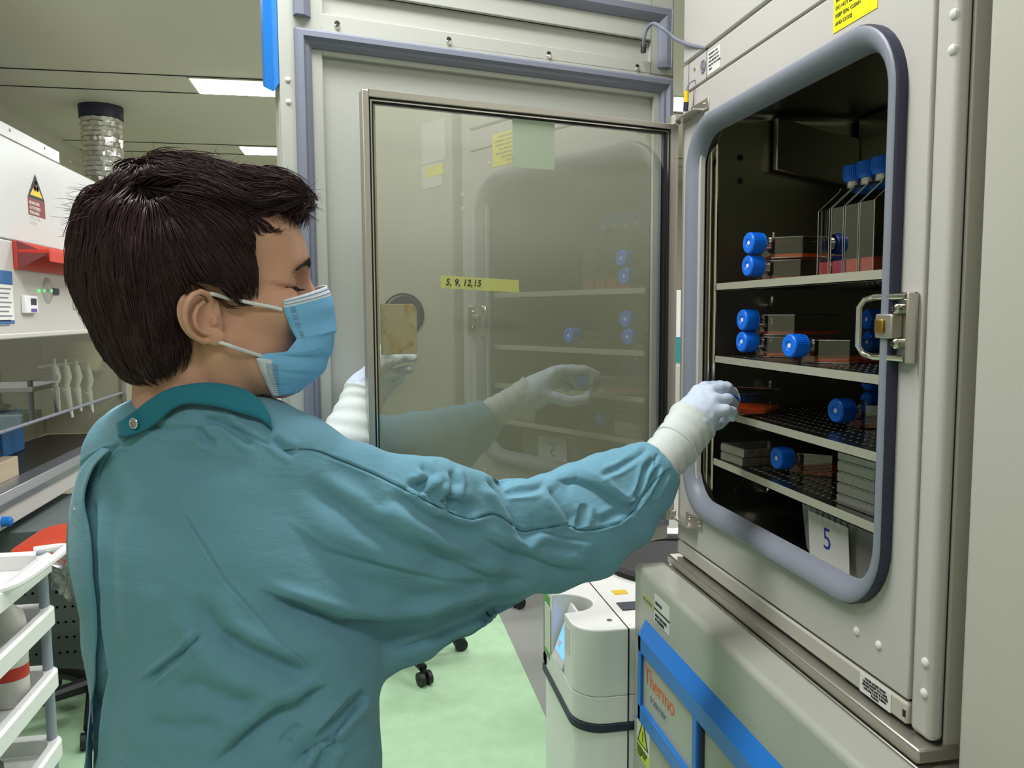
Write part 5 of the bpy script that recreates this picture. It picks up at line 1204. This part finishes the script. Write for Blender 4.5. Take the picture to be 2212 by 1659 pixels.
# ------------------------------------------------------------------ hair
def hpt(px, py, y=0): return hp2(px, py, y)
def hair_vol(P):
    Q_ = P.copy(); Q_[:, 1] = np.abs(Q_[:, 1])
    c1 = hpt(398, 566); c2 = hpt(282, 590); c3 = hpt(562, 440); c4 = hpt(322, 722); c5 = hpt(420, 430)
    d = ell(Q_, (c1[0], 0, c1[2]), (.105, .090, .100))
    d = smin(d, ell(Q_, (c2[0], 0, c2[2]), (.052, .075, .085)), .03)
    d = smin(d, ell(Q_, (c3[0], 0, c3[2]), (.044, .062, .030)), .02)
    d = smin(d, ell(Q_, (c5[0], 0, c5[2]), (.066, .062, .036)), .03)
    d = smin(d, ell(Q_, (c4[0], 0, c4[2]), (.040, .064, .044)), .03)
    # lower hairline at the neck
    n1 = hpt(240, 775); n2 = hpt(400, 800)
    d = smin(d, ell(Q_, (hpt(335, 775)[0], 0, hpt(335, 775)[2]), (.034, .058, .032)), .02)
    # clear the face: in front of the temple and the forehead
    def cut(p_a, p_b, k):      # keep the left/upper side of a line in the profile plane
        a, b = hpt(*p_a)[[0, 2]], hpt(*p_b)[[0, 2]]; t = b-a; n = np.array([t[1], -t[0]]); n /= np.linalg.norm(n)
        return (P[:, 0]-a[0])*n[0]+(P[:, 2]-a[1])*n[1]
    face = np.minimum(np.minimum(cut((520, 660), (535, 560), 1), 1e9), -(cut((560, 505), (700, 470), 1)))
    d = smax(d, np.minimum(cut((536, 700), (528, 540), 1), cut((545, 512), (700, 470), 1)), .012)
    # sideburn cut below, ear area
    e_ = hpt(430, 690, -.08)
    low = cut((560, 652), (420, 600), 1)
    er = ell(Q_, (hpt(446, 715, -.08)[0], .082, hpt(446, 700, -.08)[2]), (.032, .034, .048))
    d = smax(d, -er, .008)
    jw = np.minimum(hpt(0, 655)[2]-P[:, 2], P[:, 0]-hpt(408, 0)[0])
    d = smax(d, jw, .006)
    nk = hpt(0, 838)[2]-P[:, 2]
    d = smax(d, nk, .006)
    tp_ = np.clip((P[:, 2]-.07)/.06, 0, 1)
    return d+(.0008+.0024*tp_)*wavenoise(P, 24, 77, stretch=(2.6, .7, 1.2))
Vc, Qc = nets(hair_vol, (-.20, -.105, -.09), (.13, .105, .20), .0032)
Vc = smooth_mesh(Vc, Qc, 2, .5)
Nc = vnormals(Vc, Qc)
keep = np.ones(len(Qc), bool)
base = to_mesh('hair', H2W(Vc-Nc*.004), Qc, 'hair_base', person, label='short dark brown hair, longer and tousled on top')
# strands
rg = np.random.RandomState(12)
ar = np.linalg.norm(np.cross(Vc[Qc[:, 2]]-Vc[Qc[:, 0]], Vc[Qc[:, 3]]-Vc[Qc[:, 1]]), axis=1)
sdr = head_sdf(Vc[Qc[:, 0]]) ; outer = sdr > .0005
pr = ar*outer; pr /= pr.sum()
crown = hpt(300, 410)
NS = 15000
fi = rg.choice(len(Qc), NS, p=pr); uv = rg.rand(NS, 2)
P0 = (Vc[Qc[fi, 0]]*(1-uv[:, :1])+Vc[Qc[fi, 1]]*uv[:, :1])*(1-uv[:, 1:])+(Vc[Qc[fi, 3]]*(1-uv[:, :1])+Vc[Qc[fi, 2]]*uv[:, :1])*uv[:, 1:]
clump = wavenoise(P0, 45, 21); clump2 = wavenoise(P0, 90, 22)
def grad(P, h=.002):
    g = np.stack([hair_vol(P+np.eye(3)[k]*h)-hair_vol(P-np.eye(3)[k]*h) for k in range(3)], 1); return g/np.maximum(np.linalg.norm(g, axis=1), 1e-9)[:, None]
def flow(P, N_):
    away = P-crown; away[:, 1] *= .9; away = away+np.cross(away, np.array([0, .35, 1.0]))*.55; away /= np.maximum(np.linalg.norm(away, axis=1), 1e-6)[:, None]
    up_ = np.clip((P[:, 2]-.09)/.05, 0, 1)          # top of the head flows forward
    down = np.array([.12, 0, -1.0]); fwd = np.array([1.0, 0, -.12])
    rear = np.clip((-P[:, 0]-.03)/.05, 0, 1)
    side = np.clip(1-up_, 0, 1)
    d = away*.9+side[:, None]*(down*(.8+.6*rear[:, None])+np.array([.55, 0, 0])*(1-rear[:, None]))+(up_*(1-rear))[:, None]*fwd*.9
    sw = np.stack([np.sin(P[:, 2]*70+P[:, 0]*30), .5*np.sin(P[:, 0]*80+3), np.sin(P[:, 0]*60+P[:, 1]*40+1)], 1)*.28
    d = d+sw*up_[:, None]
    d -= N_*(d*N_).sum(1)[:, None]; return d/np.maximum(np.linalg.norm(d, axis=1), 1e-9)[:, None]
NP = 9; step = (.0058+.0028*rg.rand(NS)); top = np.clip((P0[:, 2]-.09)/.05, 0, 1); step *= 1+.15*top
step *= np.where((P0[:, 2] < .0), .62, 1.0)*np.where(P0[:, 0] > .05, .62, 1.0)
paths = np.zeros((NS, NP, 3)); cur = P0.copy(); N0 = grad(cur); cur -= N0*.003
curl = rg.normal(size=(NS, 3))*.22+np.stack([clump, clump2, -clump], 1)*.30
for k in range(NP):
    paths[:, k] = cur; Nn = grad(cur); f_ = flow(cur, Nn)+curl*(.35+.65*top[:, None])*(k/NP)
    f_ -= Nn*(f_*Nn).sum(1)[:, None]*.8; f_ /= np.linalg.norm(f_, axis=1)[:, None]
    nxt = cur+f_*step[:, None]; dv = hair_vol(nxt); tgt = (.0005+.0018*clump+.0034*top*clump2+.0012*rg.rand(NS))+np.where(k > NP-4, .0014, 0)
    # stay on the volume; tips at the fringe and nape run free
    free = (dv > .004)
    nxt = nxt-Nn*np.where(free & (k > 3), 0, (dv-tgt)*.8)[:, None]
    cur = nxt
# keep strands off the face and the ear
def tubes_np(paths, r0, n=3):
    S_, K, _ = paths.shape; T_ = np.gradient(paths, axis=1); T_ /= np.maximum(np.linalg.norm(T_, axis=2), 1e-9)[..., None]
    ref = np.array([.3, .9, .3]); U_ = ref-T_*(T_@ref)[..., None]; U_ /= np.linalg.norm(U_, axis=2)[..., None]; W_ = np.cross(T_, U_)
    prof = np.array([.75, 1, 1, 1, .95, .9, .75, .5, .12])[:K]
    V = np.zeros((S_, K, n, 3))
    for j in range(n):
        a = tau*j/n; V[:, :, j] = paths+(U_*cos(a)+W_*sin(a))*(r0[:, None]*prof[None])[..., None]
    b = np.arange(S_)[:, None, None]*K*n+np.arange(K-1)[None, :, None]*n; j = np.arange(n)[None, None]; j2 = (j+1) % n
    Q = np.stack([b+j, b+j2, b+n+j2, b+n+j], -1).reshape(-1, 4)
    return V.reshape(-1, 3), Q
pe = paths.reshape(-1, 3); bad = (head_sdf(paths[:, -1]) < -.001) | (ell(pe*np.array([1, -1, 1]), (hpt(446, 700, -.08)[0], .086, hpt(446, 694, -.08)[2]), (.027, .03, .031)) < 0).reshape(NS, NP).any(1)
r0 = (.00042+.00038*rg.rand(NS))
ok = ~bad
Vs_, Qs_ = tubes_np(paths[ok], r0[ok])
to_mesh('hair_strands', H2W(Vs_), Qs_, 'hair_dark', base)
# loose flyaway hairs and the curled fringe tips
fly = []
for k in range(260):
    if k < 110: c = hpt(rg.uniform(560, 668), rg.uniform(395, 470), rg.uniform(-.05, .05)); d0 = np.array([1, rg.normal()*.3, rg.normal()*.5]); L = .016
    elif k < 190: c = hpt(rg.uniform(270, 560), 372, rg.uniform(-.05, .05)); d0 = np.array([rg.choice([-.8, .9]), rg.normal()*.3, .35]); L = .018
    else: c = hpt(rg.uniform(190, 300), rg.uniform(400, 520), rg.uniform(-.05, .05)); d0 = np.array([-.7, rg.normal()*.4, rg.uniform(-.6, .5)]); L = .022
    g_ = grad(c[None])[0]; c = c-g_*hair_vol(c[None])[0]; d0 = d0/np.linalg.norm(d0)+g_*.35; pts = []; cv = rg.normal(size=3)*.35+np.array([0, 0, -.3])
    for i in range(9):
        pts.append(c.copy()); c = c+d0/np.linalg.norm(d0)*L*.16*(1+.6*rg.rand()*0+.2); d0 = d0+cv*.28
    fly.append(pts)
for k in range(420):
    c = hpt(rg.uniform(590, 668), rg.uniform(420, 478), rg.uniform(-.055, .055)); g_ = grad(c[None])[0]; c = c-g_*hair_vol(c[None])[0]*.9
    d0 = np.array([.9, rg.normal()*.3, -.1+rg.normal()*.3]); pts = []; w0 = rg.uniform(.25, .6)
    for i in range(9):
        pts.append(c.copy()); c = c+d0/np.linalg.norm(d0)*rg.uniform(.0026, .0034); d0 = d0+np.array([-w0*.8, rg.normal()*.15, -w0])
    fly.append(pts)
fly = np.array(fly); Vf, Qf = tubes_np(fly, np.full(len(fly), .00028))
to_mesh('loose_hairs', H2W(Vf), Qf, 'hair_dark', base)

# ------------------------------------------------------------------ face mask
edge = [(611, 648, -.060), (612, 662, -.060), (617, 682, -.060), (627, 708, -.060), (641, 733, -.059), (620, 760, -.061), (570, 764, -.061), (553, 775, -.059), (562, 800, -.054), (575, 828, -.048), (589, 857, -.040)]
def ce_(q):
    y = -.10
    while y < q[2]:
        if head_sdf(hp2(q[0], q[1], y)[None])[0] < .0022: return (q[0], q[1], y)
        y += .001
    return q
edge = [ce_(q) for q in edge]
mid = [(698, 617), (707, 634), (714, 658), (718, 690), (718, 718), (713, 746), (707, 770), (698, 793), (682, 812), (664, 826), (645, 842)]
rows = 64; cols = 22
ei = np.linspace(0, 10, rows); E3 = np.array([hp2(a, b, c) for a, b, c in edge]); M3 = np.array([hp2(a, b, 0) for a, b in mid])
Ei = np.stack([np.interp(ei, range(11), E3[:, k]) for k in range(3)], 1); Mi = np.stack([np.interp(ei, range(11), M3[:, k]) for k in range(3)], 1)
G = []
for i in range(rows):
    v = i/(rows-1); row = []
    pl = .0030*((v*5.2) % 1.0-.5) if .28 < v < .82 else 0
    for s_ in (-1, 1):
        for j in range(cols):
            t = j/(cols-1) if s_ < 0 else 1-j/(cols-1)
            if s_ > 0 and j == 0: continue
            a = t*pi/2; e3, m3 = Ei[i], Mi[i]
            x = e3[0]+(m3[0]-e3[0])*sin(a)**.9; y = (e3[1]*(cos(a)**.85))*(-1)*s_ if s_ > 0 else e3[1]*(cos(a)**.85)
            z = e3[2]+(m3[2]-e3[2])*sin(a)**1.0
            k_ = math.sin(pi*min(max(t*1.0, 0), 1))*.5+.5
            o_ = pl*min(1, t*3)
            row.append(H2W([x+o_*sin(a), y+(-1 if s_ < 0 else 1)*o_*cos(a), z-(.0012*sin(9*t) if .3 < v < .9 else 0)]))
    G.append(row)
mb = MB().grid(G); W1 = len(G[0])-1
mb.mi = [1 if (q//W1) < rows*.105 or ((q % W1) < 2 and (q//W1) > rows*.66) else 0 for q in range(len(mb.f))]
mask = obj('face_mask', mb, ['mask_blue', 'mask_white'], person, solid=.0012, ang=50, label='light blue pleated face mask with white nose band')
st_ = MB()
for k in range(2):
    i = 2+3*k; st_.tube([Vector(G[i][j])+Vector((Hf*.0006-Hl*.0008).tolist()) for j in range(0, cols+8)], .0005, 5)
for k in range(14):
    i = 8+int(k*1.3); st_.tube([Vector(G[i][1])-Vector((Hl*.001).tolist()), Vector(G[i][2])-Vector((Hl*.0013).tolist())], .00035, 4)
for k in range(16):
    i = 46+k; st_.tube([Vector(G[i][1])-Vector((Hl*.001).tolist()), Vector(G[i][3])-Vector((Hl*.0013).tolist())], .00035, 4)
obj('stitching', st_, mat('stitch_grey', '8fa6c4', .7), mask, merge=False)
def cheek(px, py, off=.003):
    y = -.11
    while y < -.03:
        q = hp2(px, py, y)
        if min(head_sdf(q[None])[0], 1) < off: return q
        y += .0008
    return hp2(px, py, -.05)
obj('ear_loop', MB().tube([H2W(q) for q in smoothpath([cheek(608, 669, .002), cheek(585, 663, .004), cheek(555, 657, .006), cheek(520, 650, .008), cheek(485, 642, .010), hp2(458, 635, -.088), hp2(442, 636, -.080)])], .0021, 8), 'loop_white', mask)
obj('ear_loop', MB().tube([H2W(q) for q in smoothpath([cheek(564, 769, .002), cheek(530, 758, .006), cheek(500, 748, .010), hp2(476, 740, -.084), hp2(458, 735, -.080)])], .0021, 8), 'loop_white', mask)

# ------------------------------------------------------------------ gloves
def fing(a): return [dep(*p) for p in a]
RH = dict(
 index=(fing([(1521, 838, 1.395), (1556, 834, 1.435), (1582, 846, 1.450), (1590, 862, 1.440)]), [.0115, .0100, .0090, .0085]),
 middle=(fing([(1534, 845, 1.372), (1569, 836, 1.400), (1584, 852, 1.425), (1583, 868, 1.432)]), [.0115, .0102, .0094, .0086]),
 ring=(fing([(1538, 866, 1.350), (1572, 862, 1.368), (1584, 872, 1.395), (1578, 884, 1.410)]), [.0115, .0100, .0092, .0084]),
 little=(fing([(1535, 893, 1.335), (1568, 885, 1.345), (1584, 890, 1.365), (1582, 902, 1.385)]), [.0110, .0094, .0085, .0078]),
 thumb=(fing([(1490, 915, 1.385), (1520, 925, 1.425), (1552, 915, 1.445), (1578, 893, 1.440)]), [.0150, .0130, .0110, .0095]))
wr = dep(1478, 945, 1.325)
def handR_sdf(P):
    d = chain(P, [wr, dep(1500, 912, 1.350)], [.031, .034], .01)
    d = smin(d, rcone(P, dep(1494, 905, 1.352), dep(1512, 850, 1.385), .030, .0165), .02)
    d = smin(d, rcone(P, dep(1497, 915, 1.345), dep(1532, 885, 1.350), .030, .0160), .02)
    d = smin(d, rcone(P, dep(1500, 905, 1.350), dep(1528, 862, 1.368), .030, .0155), .018)
    for k, (pts, rs) in RH.items(): d = smin(d, chain(P, pts, rs), .005 if k != 'thumb' else .010)
    return d
c = dep(1530, 900, 1.38)
V_, Q_ = nets(handR_sdf, c-[.14, .14, .12], c+[.12, .14, .12], .0022)
V_ = smooth_mesh(V_, Q_, 1, .4); N_ = vnormals(V_, Q_); V_ += N_*(.0004*wavenoise(V_, 60, 31))[:, None]
# cut at the cuff line by keeping everything; the cuff covers it
glove = to_mesh('glove', V_, Q_, 'glove_nitrile', person, label='white nitrile glove closed round the cap of a flask')
def cuffmesh(pts, rr, n=40, wr_=.0016, seed=3, ratio=.8, tilt=None):
    C = [np.array(p) for p in smoothpath(pts, 8)]; K = len(C); rs = np.interp(np.linspace(0, len(pts)-1, K), range(len(pts)), rr); G = []
    rg = np.random.RandomState(seed)
    for i in range(K):
        t = C[min(i+1, K-1)]-C[max(i-1, 0)]; t = t/np.linalg.norm(t); w_ = dC-t*(dC@t); w_ /= np.linalg.norm(w_); h_ = np.cross(t, w_); row = []
        for j in range(n):
            a = tau*j/n; r = rs[i]+wr_*math.sin(i*1.05+1.3*math.sin(a)+.6*math.sin(2*a+i*.2))
            p = C[i]+w_*cos(a)*r*ratio+h_*sin(a)*r
            if tilt is not None: p = p+t*tilt*math.sin(a)
            row.append(p)
        G.append(row)
    return MB().grid(G, closed_u=True)
cf_ = cuffmesh([dep(1421, 1005, 1.268), dep(1440, 985, 1.283), dep(1460, 962, 1.303), dep(1480, 935, 1.325), dep(1497, 910, 1.342)], [.0365, .0368, .0380, .0398, .0420], wr_=.0011)
obj('glove_cuff', cf_, 'glove_cuff', glove, solid=.001, label='cream glove cuff over the gown sleeve')
obj('cuff_edge', MB().tube([v for v in cf_.v[:40]], .0016, 6, closed=True), 'glove_cuff', glove)
e1 = cuffmesh([dep(1452, 974, 1.295), dep(1461, 962, 1.303)], [.0385, .0385], wr_=.0004)
obj('cuff_roll', MB().tube([v for v in e1.v[-40:]], .0018, 6, closed=True), 'glove_cuff', glove)
# left hand holding the glass door from behind
LHf = dict(
 index=(fing([(822, 792, 1.472), (850, 778, 1.500), (872, 772, 1.512), (893, 774, 1.514)]), [.0125, .0105, .0095, .0085]),
 middle=(fing([(826, 815, 1.482), (852, 806, 1.517), (872, 800, 1.522), (884, 798, 1.517)]), [.0120, .0100, .0092, .0085]),
 ring=(fing([(820, 838, 1.487), (842, 832, 1.522), (858, 824, 1.532), (866, 818, 1.527)]), [.0115, .0098, .0090, .0082]),
 little=(fing([(812, 855, 1.487), (830, 852, 1.517), (842, 846, 1.527)]), [.0110, .0090, .0080]),
 thumb=(fing([(800, 812, 1.472), (812, 785, 1.474), (822, 766, 1.478), (830, 752, 1.480)]), [.0145, .0125, .0112, .0100]))
def handL_sdf(P):
    d = chain(P, [dep(768, 895, 1.474), dep(790, 850, 1.489)], [.033, .034], .01)
    d = smin(d, rcone(P, dep(790, 845, 1.489), dep(815, 795, 1.496), .033, .020), .02)
    d = smin(d, rcone(P, dep(792, 850, 1.491), dep(818, 835, 1.506), .032, .017), .02)
    for k, (pts, rs) in LHf.items(): d = smin(d, chain(P, pts, rs), .006 if k != 'thumb' else .012)
    return d
c = dep(820, 820, 1.48)
V_, Q_ = nets(handL_sdf, c-[.13, .12, .12], c+[.12, .12, .12], .0022)
V_ = smooth_mesh(V_, Q_, 1, .4); N_ = vnormals(V_, Q_); V_ += N_*(.0005*wavenoise(V_, 60, 33))[:, None]
gl2 = to_mesh('glove', V_, Q_, 'glove_nitrile', person, label='white nitrile glove behind the edge of the glass door')
cl = cuffmesh([dep(735, 985, 1.42), dep(750, 945, 1.432), dep(766, 905, 1.446), dep(780, 868, 1.460), dep(789, 842, 1.468)], [.050, .047, .041, .0375, .0365], wr_=.0013, seed=5)
obj('glove_cuff', cl, 'glove_cuff', gl2, solid=.001)
